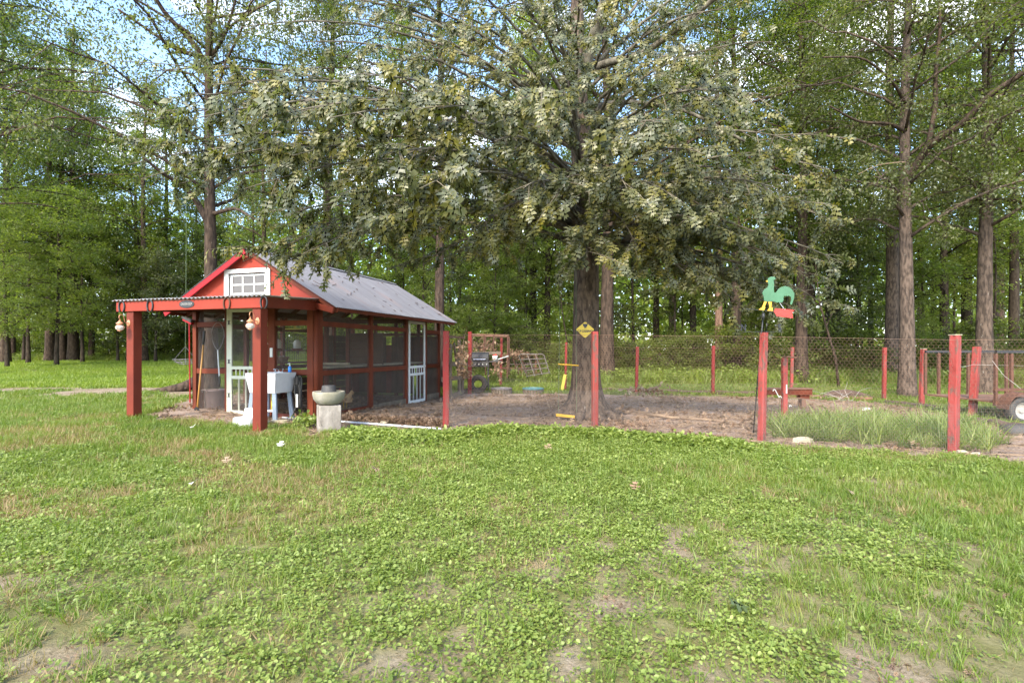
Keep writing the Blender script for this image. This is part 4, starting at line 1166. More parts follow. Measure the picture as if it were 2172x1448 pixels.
# ---------------------------------------------------------------- junk behind the coop
# weathered timber side fence running back from the coop
tf = thing('timber_fence', 'grey weathered timber fence panel behind the first red post', 'fence', at(955, 846))
A = tf.location.copy(); B = at(1000, 828)
dv = (B - A)
def tp(f, z): return dv * f + Vector((0, 0, z))
MB().bar(tp(-.35, .02), tp(1, .02), .05, .22).build('board', M['grey_wood'], tf, bevel=.004)
MB().bar(tp(-.3, .62), tp(1, .50), .04, .13).build('rail', M['grey_wood'], tf)
MB().bar(tp(-.3, 1.05), tp(1, .93), .04, .12).build('rail', M['grey_wood'], tf)
MB().bar(tp(-.3, 1.80), tp(.6, 1.82), .05, .06).build('rail', M['brown_wood'], tf)
for f, z0, z1, dx_ in ((.0, -.1, 1.6, 0), (.38, -.1, 1.75, 0), (.52, -.1, 1.2, 0), (.9, -.1, 1.15, 0)):
    MB().tube([tp(f, z0), tp(f, z1) + Vector((dx_, 0, 0))], .055, 8).build('post', M['grey_wood'], tf)
MB().bar(tp(.15, 1.62), tp(.36, .55), .05, .08).build('brace', M['grey_wood'], tf)
MB().tube([tp(-.02, 1.45), tp(.06, 1.6), tp(.12, 1.68)], .02, 6).build('yellow_handle', M['yellow'], tf)

# rusty pipe frame
p = at(1035, 812); D_ = 19.0; p = atD(1035, D_)
rf = thing('pipe_rack', 'rusty open pipe frame standing behind the barbecue', 'rack', p)
def rp3(px, py, D): return P3(px, py, D) - p
b = MB(); b.tube([rp3(1000, 709, D_), rp3(1079, 711, D_)], .03, 6); b.tube([rp3(1000, 712, D_ + .9), rp3(1079, 714, D_ + .9)], .03, 6)
b.build('top_rail', M['brown_wood'], rf)
for px in (1002, 1027, 1047, 1077):
    MB().tube([rp3(px, 710, D_), rp3(px - 1, 802 if px > 1060 else 775, D_)], .028, 6).build('upright', M['rust'], rf)
for px in (1030, 1080): MB().tube([rp3(px, 713, D_ + .9), rp3(px, 795, D_ + .9)], .026, 6).build('upright', M['rust'], rf)
MB().bar(rp3(1000, 749, D_ - .1), rp3(1062, 748, D_ - .1), .05, .10).build('cross_board', M['grey_wood'], rf)
MB().tube([rp3(1027, 740, D_), rp3(1047, 725, D_)], .02, 6).build('brace', M['rust'], rf)

# barbecue
D_ = 17.6; p = atD(1018, D_)
gr = thing('barbecue_grill', 'black barbecue grill with a domed lid behind the red posts', 'grill', p)
def gp(px, py, d=0): 
    v = P3(px, py, D_) - p; return Vector((v.x, d, v.z))
sx = 1 / FPX * D_
z0, z1 = gp(0, 764).z, gp(0, 772).z
lid = MB(); w = 20 * sx
prof = [(0, 0), (0, .12), (.08, .24), (.20, .30), (.36, .30), (.50, .20), (.55, 0)]
lid.add([(-w, y, z0 + z - .03) for y, z in prof] + [(w * .9, y, z0 + z - .03) for y, z in prof], [tuple(range(7))[::-1], tuple(range(7, 14))] + [(k, (k + 1) % 7, 7 + (k + 1) % 7, 7 + k) for k in range(7)])
lid.build('lid', M['black'], gr, bevel=.01)
MB().box(-w * 1.05, w * .95, -.02, .55, z0 - .22, z0 - .035).build('firebox', M['dish'], gr, bevel=.01)
MB().box(w * .95 + .01, w * .95 + .42, .0, .5, z0 - .06, z0 - .02).build('side_shelf', M['dish'], gr)
for k in range(4): MB().lathe([(0, -.03), (.028, -.03), (.03, 0), (0, 0)], 10, Matrix.Translation((-w * .5 + k * w * .4, -.022, z0 - .13)) @ Matrix.Rotation(radians(90), 4, 'X') @ Matrix.Scale(-1, 4, (0, 0, 1))).build('knob', M['steel'], gr)
MB().tube([(-w * .7, -.05, z0 + .03), (w * .6, -.05, z0 + .03)], .015, 6).build('handle', M['steel'], gr)
for x in (-w, w * .85):
    for y in (.03, .5): MB().bar((x, y, 0), (x, y, z0 - .22), .04, .04).build('leg', M['black'], gr)
bk = thing('white_bucket', 'small white bucket with rags on the shelf of the black grill', 'bucket', p + Vector((w * .95 + .20, .25, z0 - .018)))
MB().lathe([(0, 0), (.08, 0), (.10, .17), (.09, .17), (.07, .01), (0, .01)], 16).build('pail', M['white'], bk, smooth=True)
MB().prism([(-.05, .15), (-.08, .22), (-.02, .20), (.03, .24), (.07, .16)], .06, Matrix.Translation((0, -.05, 0))).build('rag', M['comb'], bk)
MB().bar((.1, 0, .05), (.45, .1, .16), .03, .03).build('white_stick', M['white'], bk)

# old tyre
p = atD(1014, 17.2)
M['tyre_dust'] = pm('dusty_tyre', (.05, .044, .036), (.035, .03, .026), rough=.9)
ty = thing('old_tyre', 'large grey tyre leaning behind the second red post', 'tyre', p)
prof = []
for i in range(13):
    t = 2 * pi * i / 12; prof.append((.22 + .09 * cos(t), .08 * sin(t)))
MB().lathe(prof, 30, Matrix.Translation((0, 0, .30)) @ Matrix.Rotation(radians(78), 4, 'X')).build('tyre', M['tyre_dust'], ty, smooth=True)

# stacked tube gates
D_ = 20.5; p = atD(1115, D_)
for gi, (off, lab, mt) in enumerate(((0, 'front grey tube gate leaning in the stack right of the pipe rack', 'rust_grey'), (.35, 'middle rusty tube gate in the leaning stack', 'rust'), (.7, 'rear grey tube gate in the leaning stack behind the others', 'rust_grey'))):
    gt = thing('tube_gate', lab, 'gate', p + Vector((-off * .8, off, 0)), 0, 'tube gates stacked against each other')
    def g3(px, py, lean=.0): v = P3(px, py, D_) - p; return Vector((v.x, lean, v.z))
    tl, trr, br_, bl = g3(1102, 751, .55), g3(1154, 751, .55), g3(1166, 792, 0), g3(1118, 800, 0)
    fr_ = MB(); fr_.tube([bl, tl + Vector((-.02, 0, -.06)), tl + Vector((.06, 0, 0)), trr + Vector((-.05, 0, 0)), trr + Vector((.03, 0, -.05)), br_], .026, 6)
    fr_.build('outer_tube', M[mt], gt, smooth=True)
    for k in range(1, 5):
        f = k / 4.2; MB().tube([tl.lerp(bl, f), trr.lerp(br_, f)], .02, 6).build('cross_tube', M[mt], gt)
    for k in (1, 2): 
        f = k / 3; MB().tube([tl.lerp(trr, f), bl.lerp(br_, f)], .018, 6).build('upright', M[mt], gt)
pj = atD(1092, 21.6)
jt = thing('scrap_table', 'dark old table piled with brush behind the tube gates', 'table', pj)
MB().box(-.9, .95, -.3, .3, 1.12, 1.17).build('table_top', M['brown_wood'], jt)
for x in (-.8, -.3, .3, .85): MB().box(x - .04, x + .04, -.25, -.17, 0, 1.119).build('leg', M['brown_wood'], jt)
MB().box(-.85, .9, -.22, -.18, .55, .62).build('stretcher', M['rust'], jt)

# two low planters / wading rings at the rear of the run
for px, mm, lb in ((1064, 'cloth', 'low round slatted planter ring with a dark rim, under the red post'), (1131, 'tarp', 'low round slatted planter ring with a green rim, second from the red post')):
    p = at(px, 834)
    r_ = thing('planter_ring', lb, 'planter', p, 0, 'low planter rings in the run')
    R_ = 22 / FPX * p.y
    ns = 22
    for k in range(ns):
        a = 2 * pi * k / ns; c = Vector((cos(a) * R_, sin(a) * R_, 0)); t_ = Vector((-sin(a), cos(a), 0)) * (pi * R_ / ns * .8)
        m_ = MB(); m_.add([c - t_, c + t_, c * .9 + t_, c * .9 - t_, c - t_ + Vector((0, 0, .14)), c + t_ + Vector((0, 0, .14)), c * .9 + t_ + Vector((0, 0, .14)), c * .9 - t_ + Vector((0, 0, .14))], [(0, 1, 5, 4), (1, 2, 6, 5), (2, 3, 7, 6), (3, 0, 4, 7), (4, 5, 6, 7)])
        m_.build('slat', M['grey_wood'], r_)
    MB().lathe([(R_ * .97, .13), (R_ * 1.04, .135), (R_ * 1.05, .175), (R_ * .98, .185), (R_ * .9, .15), (0, .12)], 22).build('rim', M[mm], r_)

# trailer at the right edge
p = atD(2120, 9.4); p.x = (2120 - 1086) / FPX * 9.4
tr = thing('utility_trailer', 'rusty mesh sided utility trailer at the right edge behind the fence', 'trailer', p)
def t3(px, py, d=0): v = P3(px, py, 9.4) - p; return Vector((v.x, d, v.z))
zt_, zd_, zb2 = t3(0, 746).z, t3(0, 826).z, t3(0, 858).z
x0_ = t3(2112, 0).x
b = MB(); b.bar((x0_, 0, zt_), (x0_ + 2.6, 0, zt_), .05, .05); b.bar((x0_, 1.6, zt_), (x0_ + 2.6, 1.6, zt_), .05, .05); b.build('top_rail', M['black'], tr)
for x in (x0_, x0_ + .28, x0_ + .9, x0_ + 1.7, x0_ + 2.5):
    for y in (0, 1.6): MB().bar((x, y, zb2 + .05), (x, y, zt_ - .03), .045, .045).build('stake', M['rust'], tr)
MB().bar((x0_ - .03, 0, zd_), (x0_ + 2.6, 0, zd_), .05, .05).build('side_rail', M['rust'], tr)
MB().bar((x0_ - .03, 0, zb2 + .04), (x0_ + 2.6, 0, zb2 + .04), .06, .12).build('sill', M['rust'], tr)
MB().box(x0_, x0_ + 2.6, 0.04, 1.56, zb2 + .03, zb2 + .06).build('deck', M['brown_wood'], tr)
mm_ = []
for k in range(52):
    a0 = k * .05
    mm_.append(((x0_ + a0, .02, zd_), (x0_ + a0 + .45, .02, zt_), (0, 1, 0))); mm_.append(((x0_ + a0 + .45, .02, zd_), (x0_ + a0, .02, zt_), (0, 1, 0)))
A_ = np.array([s_[0] for s_ in mm_]); B_ = np.array([s_[1] for s_ in mm_]); d_ = B_ - A_; d_ /= np.linalg.norm(d_, axis=1, keepdims=True); n_ = np.cross(d_, [0, 1, 0])
V_ = np.stack([A_ - n_ * .002, A_ + n_ * .002, B_ + n_ * .002, B_ - n_ * .002], 1).reshape(-1, 3)
o = mobj('mesh_side', np_mesh('mesh_side', V_, np.arange(len(V_)).reshape(-1, 4), M['rust']), tr); o['kind'] = 'stuff'
wc = t3(2147, 858); wx, wz = wc.x, .24
wh = MB(); prof = [(.145, -.07), (.20, -.08), (.235, -.06), (.24, 0), (.235, .06), (.20, .08), (.145, .07)]
Mw = Matrix.Translation((wx, -.14, wz)) @ Matrix.Rotation(radians(90), 4, 'X')
whl = wh.lathe(prof, 28, Mw).build('wheel', M['rubber'], tr, smooth=True)
MB().lathe([(0, .05), (.04, .05), (.05, .02), (.10, .03), (.135, .065), (.145, .07), (.145, -.05), (0, -.05)], 24, Mw).build('rim', M['line_wire'], whl)
fn = MB(); pts = []
for i in range(13):
    t = pi * i / 12; pts.append((wx + .31 * cos(t), wz + .03 + .30 * sin(t)))
for (xa, za), (xb, zb) in zip(pts[:-1], pts[1:]):
    fn.add([(xa, -.26, za), (xb, -.26, zb), (xb, -.02, zb), (xa, -.02, za)], [(0, 1, 2, 3)])
    fn.add([(xa, -.26, za), (xb, -.26, zb), (xb, -.26, zb - .03), (xa, -.26, za - .03)], [(0, 1, 2, 3)])
fn.build('fender', M['rust'], tr)
fallen = MB(); fallen.tube([(0, 0, 0), (.9, .1, .0), (1.7, .0, .03)], .14, 12)
tag(fallen.build('tyre_roll', M['rubber'], None, smooth=True, loc=at(2132, 918)), 'dark rolled rubber mat on the ground in front of the trailer', 'rubber mat')

# hanging wire basket by a green rope left of the coop
p = P3(393, 762, 14.5)
hb = thing('hanging_basket', 'open wire basket hanging on a green rope left of the coop', 'basket', p)
MB().tube([(0, 0, .05), (0.02, 0, 2.2), (.03, .0, 4.8)], .006, 5).build('rope', M['rope'], hb)
b = MB()
for r_, z_ in ((.30, .0), (.24, -.07), (.12, -.13)):
    b.tube([(r_ * cos(t), r_ * sin(t), z_) for t in [i * pi / 10 for i in range(21)]], .007, 5, cap=False)
for k in range(12):
    a = k * pi / 6; b.tube([(.30 * cos(a), .30 * sin(a), 0), (.24 * cos(a), .24 * sin(a), -.07), (.12 * cos(a), .12 * sin(a), -.13), (0, 0, -.14)], .006, 4)
for k in range(3):
    a = k * 2.1; b.tube([(.30 * cos(a), .30 * sin(a), 0), (0, 0, .35)], .005, 4)
b.build('wire_bowl', M['cloth'], hb)

# sticks and roots on the dirt
sticks = [((1375, 884), (1442, 890), .035, 'thick fallen stick lying on the dirt of the run right of the oak'), ((1440, 889), (1560, 897), .022, 'forked thin fallen stick beyond the thick one on the dirt'),
          ((1306, 872), (1335, 862), .03, 'dark curved root piece just right of the oak trunk'), ((1330, 876), (1352, 871), .02, 'small stick beside the dark root'), ((1590, 922), (1640, 921), .016, 'thin pale stick near the third front post'),
          ((1060, 897), (1100, 912), .012, 'thin straight stick on the dirt left of the oak'), ((1630, 858), (1690, 852), .012, 'dry stick under the bench')]
for (a, b_2, r_, lb) in sticks:
    A = at(*a); B = at(*b_2); d = B - A; rr = random.Random(a[0])
    m_ = MB(); m_.tube([Vector((0, 0, r_)), d * .35 + Vector((0, rr.uniform(-.1, .1), r_ * 1.6)), d * .7 + Vector((0, rr.uniform(-.08, .08), r_)), d + Vector((0, 0, r_))], [r_, r_ * .9, r_ * .75, r_ * .4], 7)
    m_.tube([d * .4 + Vector((0, 0, r_)), d * .6 + Vector((.1, .22, r_ + .07))], [r_ * .5, r_ * .2], 5)
    tag(m_.build('fallen_stick', M['stick'], None, smooth=True, loc=A), lb, 'stick', 'sticks lying in the run')
# bundle of bleached dead stems behind the bench
p = at(1790, 850); m_ = MB(); rr = random.Random(5)
for k in range(9):
    a = rr.uniform(-.8, .8); m_.tube([(rr.uniform(-.3, .3), 0, 0), (a * .5, rr.uniform(-.2, .2), rr.uniform(.1, .3)), (a * 1.0, rr.uniform(-.3, .3), rr.uniform(.02, .55))], [.006, .004, .002], 5)
tag(m_.build('dead_branch', M['line_wire'], None, loc=p), 'bleached dead branch sprawling over the rear timber', 'branch')
# torn pieces of pale rubble by the fourth post
for k, (px, py, s_, lb) in enumerate(((2042, 962, .09, 'flat pale wood chip at the foot of the nearest red post'), (2068, 966, .08, 'upright pale wood chip right of the nearest red post'), (1705, 938, .16, 'low rounded pale rock at the edge of the tall grass'), (1838, 870, .12, 'crumpled white plastic scrap on the dirt by the rear posts'))):
    p = at(px, py); rr = random.Random(k + 40)
    ring = [(s_ * rr.uniform(.6, 1.1) * cos(i * pi / 3), s_ * .6 * rr.uniform(.6, 1.1) * sin(i * pi / 3)) for i in range(6)]
    m_ = loft([[(x, y, 0) for x, y in ring], [(x * .9, y * .8, s_ * .35 + rr.uniform(-.01, .02)) for x, y in ring], [(x * .4, y * .4, s_ * .5) for x, y in ring]])
    tag(m_.build('rubble_piece', M['stone'] if k != 3 else M['white'], None, loc=p), lb, 'stone' if k == 2 else 'scrap')

# dead leafy branches hung up in the timber fence and on the scrap table
def dead_branch(px, py, D, label, n, sp_, seed):
    p = P3(px, py, D); r = np.random.default_rng(seed); m_ = MB(); PP, TT = [], []
    for k in range(n):
        d = r.normal(size=3) * sp_; a = np.zeros(3); mid = d * .5 + r.normal(size=3) * .06
        m_.tube([Vector(a), Vector(mid), Vector(d)], [.009, .006, .003], 4)
        for j in range(9):
            f = .3 + .7 * r.random(); PP.append(d * f + r.normal(size=3) * .05); TT.append(r.normal(size=3) + (0, 0, -.6))
    t = thing('dead_branch', label, 'branch', p)
    m_.build('stems', M['stick'], t)
    sv0 = np.array([(0, 0), (.27, .42), (0, 1), (-.27, .42)]); PP = np.array(PP); TT = np.array(TT); nn = len(PP)
    TT /= np.linalg.norm(TT, axis=1, keepdims=True); NN = r.normal(size=(nn, 3)); BB = np.cross(TT, NN); BB /= np.linalg.norm(BB, axis=1, keepdims=True)
    L_ = .10 * (.6 + .8 * r.random(nn))[:, None, None]
    V_ = PP[:, None] + L_ * (BB[:, None] * sv0[None, :, :1] + TT[:, None] * sv0[None, :, 1:]); F_ = np.array([(0, 1, 2), (0, 2, 3)])[None] + (np.arange(nn) * 4)[:, None, None]
    o = mobj('dry_leaves', np_mesh('dry_leaves', V_.reshape(-1, 3), F_.reshape(-1, 3), M['dead_leaf'], {'tint': np.repeat(r.random(nn), 4)}), t); o['kind'] = 'stuff'
dead_branch(978, 752, 15.0, 'tan dead leafy branch caught in the timber fence behind the first red post', 22, (.16, .2, .30), 1)
dead_branch(985, 790, 15.2, 'low tan dead leafy branch hanging at the foot of the timber fence', 12, (.14, .15, .18), 2)
dead_branch(1020, 735, 19.5, 'brown dead branch lying across the rusty pipe rack', 30, (.42, .3, .16), 3)
dead_branch(1058, 783, 14.8, 'small tan dead leaf spray low on the second red post', 7, (.10, .1, .22), 4)
dead_branch(1100, 752, 21.4, 'dark heap of dead brush on the scrap table behind the tube gates', 36, (.45, .3, .10), 5)
dead_branch(1370, 826, 13.2, 'low dark dead leafy branch on the grass by the rear posts', 16, (.5, .2, .07), 6)
# ---------------------------------------------------------------- foliage
DIA = (np.array([(0, 0), (.27, .42), (0, 1), (-.27, .42)]), np.array([(0, 1, 2), (0, 2, 3)]), np.array([0, .07, -.04, .07]))
OVAL = (np.array([(0, 0), (.24, .22), (.33, .55), (.15, .9), (0, 1), (-.15, .9), (-.33, .55), (-.24, .22), (0, .55)]), np.array([(0, 1, 8), (1, 2, 8), (2, 3, 8), (3, 4, 8), (4, 5, 8), (5, 6, 8), (6, 7, 8), (7, 0, 8)]), np.array([0, .05, .08, .03, -.05, .03, .08, .05, 0]))
_r = [(.02, .0), (.05, .17), (.23, .20), (.33, .33), (.10, .36), (.08, .47), (.34, .52), (.48, .76), (.12, .66), (.08, .76), (.20, .86), (.24, 1.04), (.06, .93)]
_pts = _r + [(0, 1.06)] + [(-x, y) for x, y in _r[::-1]]
_m = [(0, .28), (0, .53), (0, .78)]
OAKL_V = np.array(_pts + _m)
def _oak_tris():
    n = len(_r); A, B, C_ = len(_pts), len(_pts) + 1, len(_pts) + 2
    R = [(0, 1, A), (1, 2, 3), (1, 3, 4), (1, 4, A), (4, 5, A), (5, A, B), (5, 6, 7), (5, 7, 8), (5, 8, B), (8, 9, B), (9, B, C_), (9, 10, 11), (9, 11, 12), (9, 12, C_), (12, 13, C_)]
    mir = lambda i: i if i >= len(_pts) else len(_pts) - 1 - i
    return np.array(R + [(mir(c), mir(b), mir(a)) for a, b, c in R] + [(0, A, len(_pts) - 1)])
OAKL_V[:, 1] += np.where(np.abs(OAKL_V[:, 0]) > .15, .06 * np.sign(OAKL_V[:, 0]), 0)
OAKL = (OAKL_V, _oak_tris(), -.42 * OAKL_V[:, 1] ** 2 + .22 * np.abs(OAKL_V[:, 0]))
BLADE = (np.array([(-.03, 0), (.03, 0), (.022, .5), (-.022, .5), (0, 1)]), np.array([(0, 1, 2), (0, 2, 3), (3, 2, 4)]), np.array([0, 0, .06, .06, .25]))

def norm(a): return a / np.maximum(np.linalg.norm(a, axis=-1, keepdims=True), 1e-9)
def leaves(P, T_, N_, L_, shape, rs):
    """P base points, T_ directions, N_ upper-side normals, L_ lengths"""
    sv_, st, sz = shape
    T_ = norm(T_); B_ = norm(np.cross(T_, N_)); N2 = np.cross(B_, T_)
    L_ = np.asarray(L_)[:, None, None]
    V_ = P[:, None, :] + L_ * (B_[:, None, :] * sv_[None, :, :1] + T_[:, None, :] * sv_[None, :, 1:2] + N2[:, None, :] * sz[None, :, None])
    k = len(sv_)
    F_ = st[None] + (np.arange(len(P)) * k)[:, None, None]
    tint = np.repeat(rs.random(len(P)), k)
    return V_.reshape(-1, 3), F_.reshape(-1, 3), tint

def sphere_dirs(rs, n):
    d = rs.normal(size=(n, 3)); return norm(d)

def bez(a, b, c, n):
    t = np.linspace(0, 1, n)[:, None]
    return (1 - t) ** 2 * a + 2 * t * (1 - t) * b + t * t * c

def path_tube(mb, pts, r0, r1, n=6, jit=0, rs=None):
    pts = np.array(pts)
    if jit: pts[1:-1] += rs.normal(size=pts[1:-1].shape) * jit
    r = np.linspace(r0, r1, len(pts))
    mb.tube([Vector(p) for p in pts], list(r), n)

def make_tree(seed, H, zb, R, trunk_r, nlimb, ncl, lpc, LL, leafm, barkm, shape=DIA, flat=.55, lean=0.0, clr=.75, droop=.25, top=.35, wind=.15):
    """mesh pair (wood, crown) for a tree standing at the origin"""
    rs = np.random.default_rng(seed); wood = MB()
    nseg = 9
    tz = np.linspace(0, H, nseg); ph = rs.random() * 6
    ax = np.stack([lean * tz / H * H * .1 + wind * np.sin(tz * .35 + ph) * tz / H, wind * np.cos(tz * .3 + ph) * tz / H, tz], 1)
    ax[:, :2] -= ax[0, :2]
    tr_ = trunk_r * (1 - .80 * (tz / H) ** .9)
    pts = [ax[0] + (0, 0, -.15)] + [ax[0] + (0, 0, .25)] + [ax[0] * .5 + ax[1] * .5 * 1 if False else np.array([ax[0, 0], ax[0, 1], .8])] + list(ax[1:])
    rr = [trunk_r * 1.4, trunk_r * 1.15, trunk_r * 1.0] + list(tr_[1:])
    wood.tube([Vector(p) for p in pts], rr, 10)
    def axis(z): return np.array([np.interp(z, tz, ax[:, i]) for i in range(3)])
    C_ = []; Cr = []
    per = max(1, ncl // nlimb)
    for i in range(nlimb):
        f = (i + rs.random()) / nlimb
        z0 = zb + (H * .96 - zb) * f
        a = i * 2.4 + rs.random() * .8
        env = R * (np.sin(np.pi * min(1, .22 + .78 * f)) ** .7 * (1 - top * f) + .1) * (.75 + .5 * rs.random())
        st = axis(z0); en = st + np.array([cos(a) * env, sin(a) * env, env * (.45 - droop)])
        md = st + (en - st) * .5 + np.array([0, 0, env * .22])
        pth = bez(st, md, en, 7)
        r0 = trunk_r * .19 * (1 - .5 * f) + .010
        path_tube(wood, pth, r0, .012, 5, .06, rs)
        for j in range(per):
            t = .16 + .84 * (j + rs.random()) / per
            b0 = bez(st, md, en, 12)[int(min(11, t * 11))]
            off = sphere_dirs(rs, 1)[0] * np.array([1, 1, .55]) * env * .33 * (.3 + rs.random())
            c = b0 + off
            if rs.random() < .6: path_tube(wood, [b0, b0 * .5 + c * .5 + (0, 0, .1), c], .016, .006, 4)
            C_.append(c); Cr.append(clr * (.6 + .7 * rs.random()))
    C_ = np.array(C_); Cr = np.array(Cr)
    n = len(C_) * lpc
    ci = np.repeat(np.arange(len(C_)), lpc)
    d = sphere_dirs(rs, n); rad = rs.random(n) ** .45
    P = C_[ci] + d * (rad * Cr[ci])[:, None] * np.array([1, 1, flat])
    T_ = d * np.array([1, 1, .5]) + rs.normal(size=(n, 3)) * .5 + np.array([0, 0, -.35])
    N_ = rs.normal(size=(n, 3)) * .55 + np.array([0, 0, 1.0])
    V_, F_, tint = leaves(P, T_, N_, LL * (.6 + .7 * rs.random(n)), shape, rs)
    me_c = np_mesh('crown', V_, F_, M[leafm], {'tint': tint})
    me_w = bpy.data.meshes.new('trunk'); me_w.from_pydata(wood.v, [], wood.f); me_w.materials.append(M[barkm]); me_w.shade_smooth(); me_w.update()
    return me_w, me_c

def place_tree(name, meshes, loc, rotz, scale, label, group=None, cat='tree', crown_mat=None, bark=None, crown=True):
    t = thing(name, label, cat, loc, 0, group)
    w = mobj('trunk', meshes[0], t, rotz=rotz, scale=scale)
    if bark: w.material_slots[0].link = 'OBJECT'; w.material_slots[0].material = M[bark]
    if crown:
        c = mobj('crown', meshes[1], t, rotz=rotz, scale=scale); c['kind'] = 'stuff'
        if crown_mat: c.material_slots[0].link = 'OBJECT'; c.material_slots[0].material = M[crown_mat]
    return t

# ---------------------------------------------------------------- the big oak in the run
OB = OAK.copy()
rs = np.random.default_rng(11)
oak = thing('oak_tree', 'big oak with furrowed trunk in the dirt run, lobed leaves hanging over the lawn', 'tree', OB)
def ow(px, py, D): return np.array(P3(px, py, D) - OB)
tp_ = [(-.0, 0, -.15), (0, 0, .02), (0, 0, .14), (.0, 0, .32), (0, 0, .6), (0, 0, 1.0)]
tr2 = [.70, .60, .47, .365, .30, .268]
for py, px, r_ in ((700, 1243, .255), (600, 1244, .243), (500, 1244, .235), (400, 1240, .225), (300, 1232, .205), (200, 1225, .19), (120, 1222, .16), (20, 1224, .13), (-120, 1232, .10), (-300, 1245, .07)):
    tp_.append(tuple(ow(px, py, OB.y))); tr2.append(r_)
lob = lambda i, t: 1 + (.14 * max(0, 1 - i / 5)) * sin(5 * t + 1) + .05 * max(0, 1 - i / 6) * sin(9 * t) + .012 * sin(13 * t + i)
mb = MB(); mb.tube(tp_, tr2, 40, lobes=lob); mb.build('trunk', M['bark_oak'], oak, smooth=True)
for a, l in ((.3, .5), (1.9, .45), (3.3, .55), (4.3, .5), (5.4, .6)):
    m_ = MB(); m_.tube([(cos(a) * .22, sin(a) * .22, .30), (cos(a) * .42, sin(a) * .42, .10), (cos(a + .1) * (.5 + l * .5), sin(a + .1) * (.5 + l * .5), .02), (cos(a + .2) * (.6 + l), sin(a + .2) * (.6 + l), -.06)], [.13, .12, .07, .03], 10)
    m_.build('root', M['bark_oak'], oak, smooth=True)
# visible thick limbs
def limb(pp, r0, r1, n=10, m='bark_limb'):
    m_ = MB(); P_ = np.array(pp)
    # resample smooth
    t = np.linspace(0, len(P_) - 1, len(P_) * 4)
    Q = np.stack([np.interp(t, np.arange(len(P_)), P_[:, i]) for i in range(3)], 1)
    Q[1:-1] = (Q[:-2] + Q[1:-1] * 2 + Q[2:]) / 4; Q[1:-1] = (Q[:-2] + Q[1:-1] * 2 + Q[2:]) / 4
    m_.tube([Vector(q) for q in Q], list(np.linspace(r0, r1, len(Q))), n); m_.build('limb', M[m], oak, smooth=True)
    return Q
yo = OB.y
QL = []
QL.append(limb([ow(1228, 200, yo), ow(1250, 110, yo - .4), ow(1272, 40, yo - .8), ow(1290, -20, yo - 1.1), ow(1300, -180, yo - 1.6)], .13, .07))
QL.append(limb([ow(1250, 150, yo - .3), ow(1290, 132, yo - .5), ow(1360, 118, yo - .8), ow(1440, 60, yo - 1.2), ow(1560, -40, yo - 1.8)], .075, .04))
QL.append(limb([ow(1262, 80, yo - .6), ow(1310, 52, yo - .7), ow(1345, 20, yo - .7), ow(1390, -60, yo - .8)], .045, .02))
QL.append(limb([ow(1235, 260, yo), ow(1270, 222, yo + .2), ow(1340, 215, yo + .4), ow(1450, 230, yo + .3), ow(1580, 300, yo)], .07, .025))
# drooping leafy boughs: start on the trunk, target beyond, in metres
TG = [(330, 150, 6.6), (280, 320, 6.8), (420, 250, 5.8), (380, 390, 7.0), (520, 400, 6.3), (560, 250, 5.6), (640, 540, 7.0), (560, 545, 7.6), (700, 420, 6.2), (700, 250, 5.6), (800, 330, 5.8), (860, 470, 6.6), (780, 160, 5.8), (930, 230, 6.0), (960, 380, 6.4), (1010, 480, 7.4),
      (1050, 300, 6.6), (1110, 400, 7.0), (1140, 200, 6.6), (1180, 420, 7.6), (1250, 430, 7.8), (1235, 510, 8.3), (1300, 330, 7.2), (1330, 400, 7.4), (1400, 260, 6.8), (1430, 420, 7.4), (1500, 330, 7.0), (1540, 470, 7.8), (1560, 200, 6.8), (1600, 380, 7.4), (1640, 560, 8.2), (1680, 300, 7.2), (1700, 450, 7.6), (1740, 600, 8.6), (1760, 360, 7.6), (1480, 540, 9.0), (1620, 500, 8.8), (1700, 620, 9.2), (1580, 610, 9.6), (1790, 480, 8.2),
      (480, 330, 6.2), (620, 330, 5.9), (600, 460, 6.8), (760, 500, 6.8), (515, 555, 7.7), (590, 565, 7.8), (660, 560, 8.0), (1560, 640, 8.8), (1640, 655, 9.0), (1715, 680, 9.2), (1775, 665, 9.0), (1480, 600, 8.8), (1245, 545, 8.4), (900, 560, 8.5), (1000, 555, 8.8), (780, 540, 8.2), (1350, 520, 8.6), (300, 380, 7.5), (270, 350, 6.6), (1790, 560, 8.6), (1500, 480, 7.6), (350, 210, 6.0), (450, 180, 6.2), (300, 260, 7.4), (1090, 250, 7.4), (890, 400, 6.0), (1650, 400, 7.0), (1560, 400, 8.4)]
UP = [(500, 60, 9.0), (640, 90, 8.4), (760, 40, 7.6), (880, 100, 7.6), (960, 30, 7.4), (1060, 90, 7.2), (1100, 10, 8.2), (1160, -40, 7.4), (1330, 160, 7.6), (1400, 40, 8.2), (1480, 110, 7.6), (1540, 20, 8.4), (1450, 190, 8.4), (1640, 90, 8.6), (1620, 200, 8.0), (700, -20, 8.4), (840, 0, 8.6), (1000, 160, 8.6), (860, 200, 9.4), (740, 150, 9.0), (1240, -60, 7.0), (1350, -60, 7.5), (1560, -60, 9), (920, -80, 8), (1060, -120, 8), (560, 0, 9.6), (1300, 250, 8.6), (1200, 80, 7.4)]
P_all, T_all, N_all, L_all = [], [], [], []
tw = MB()
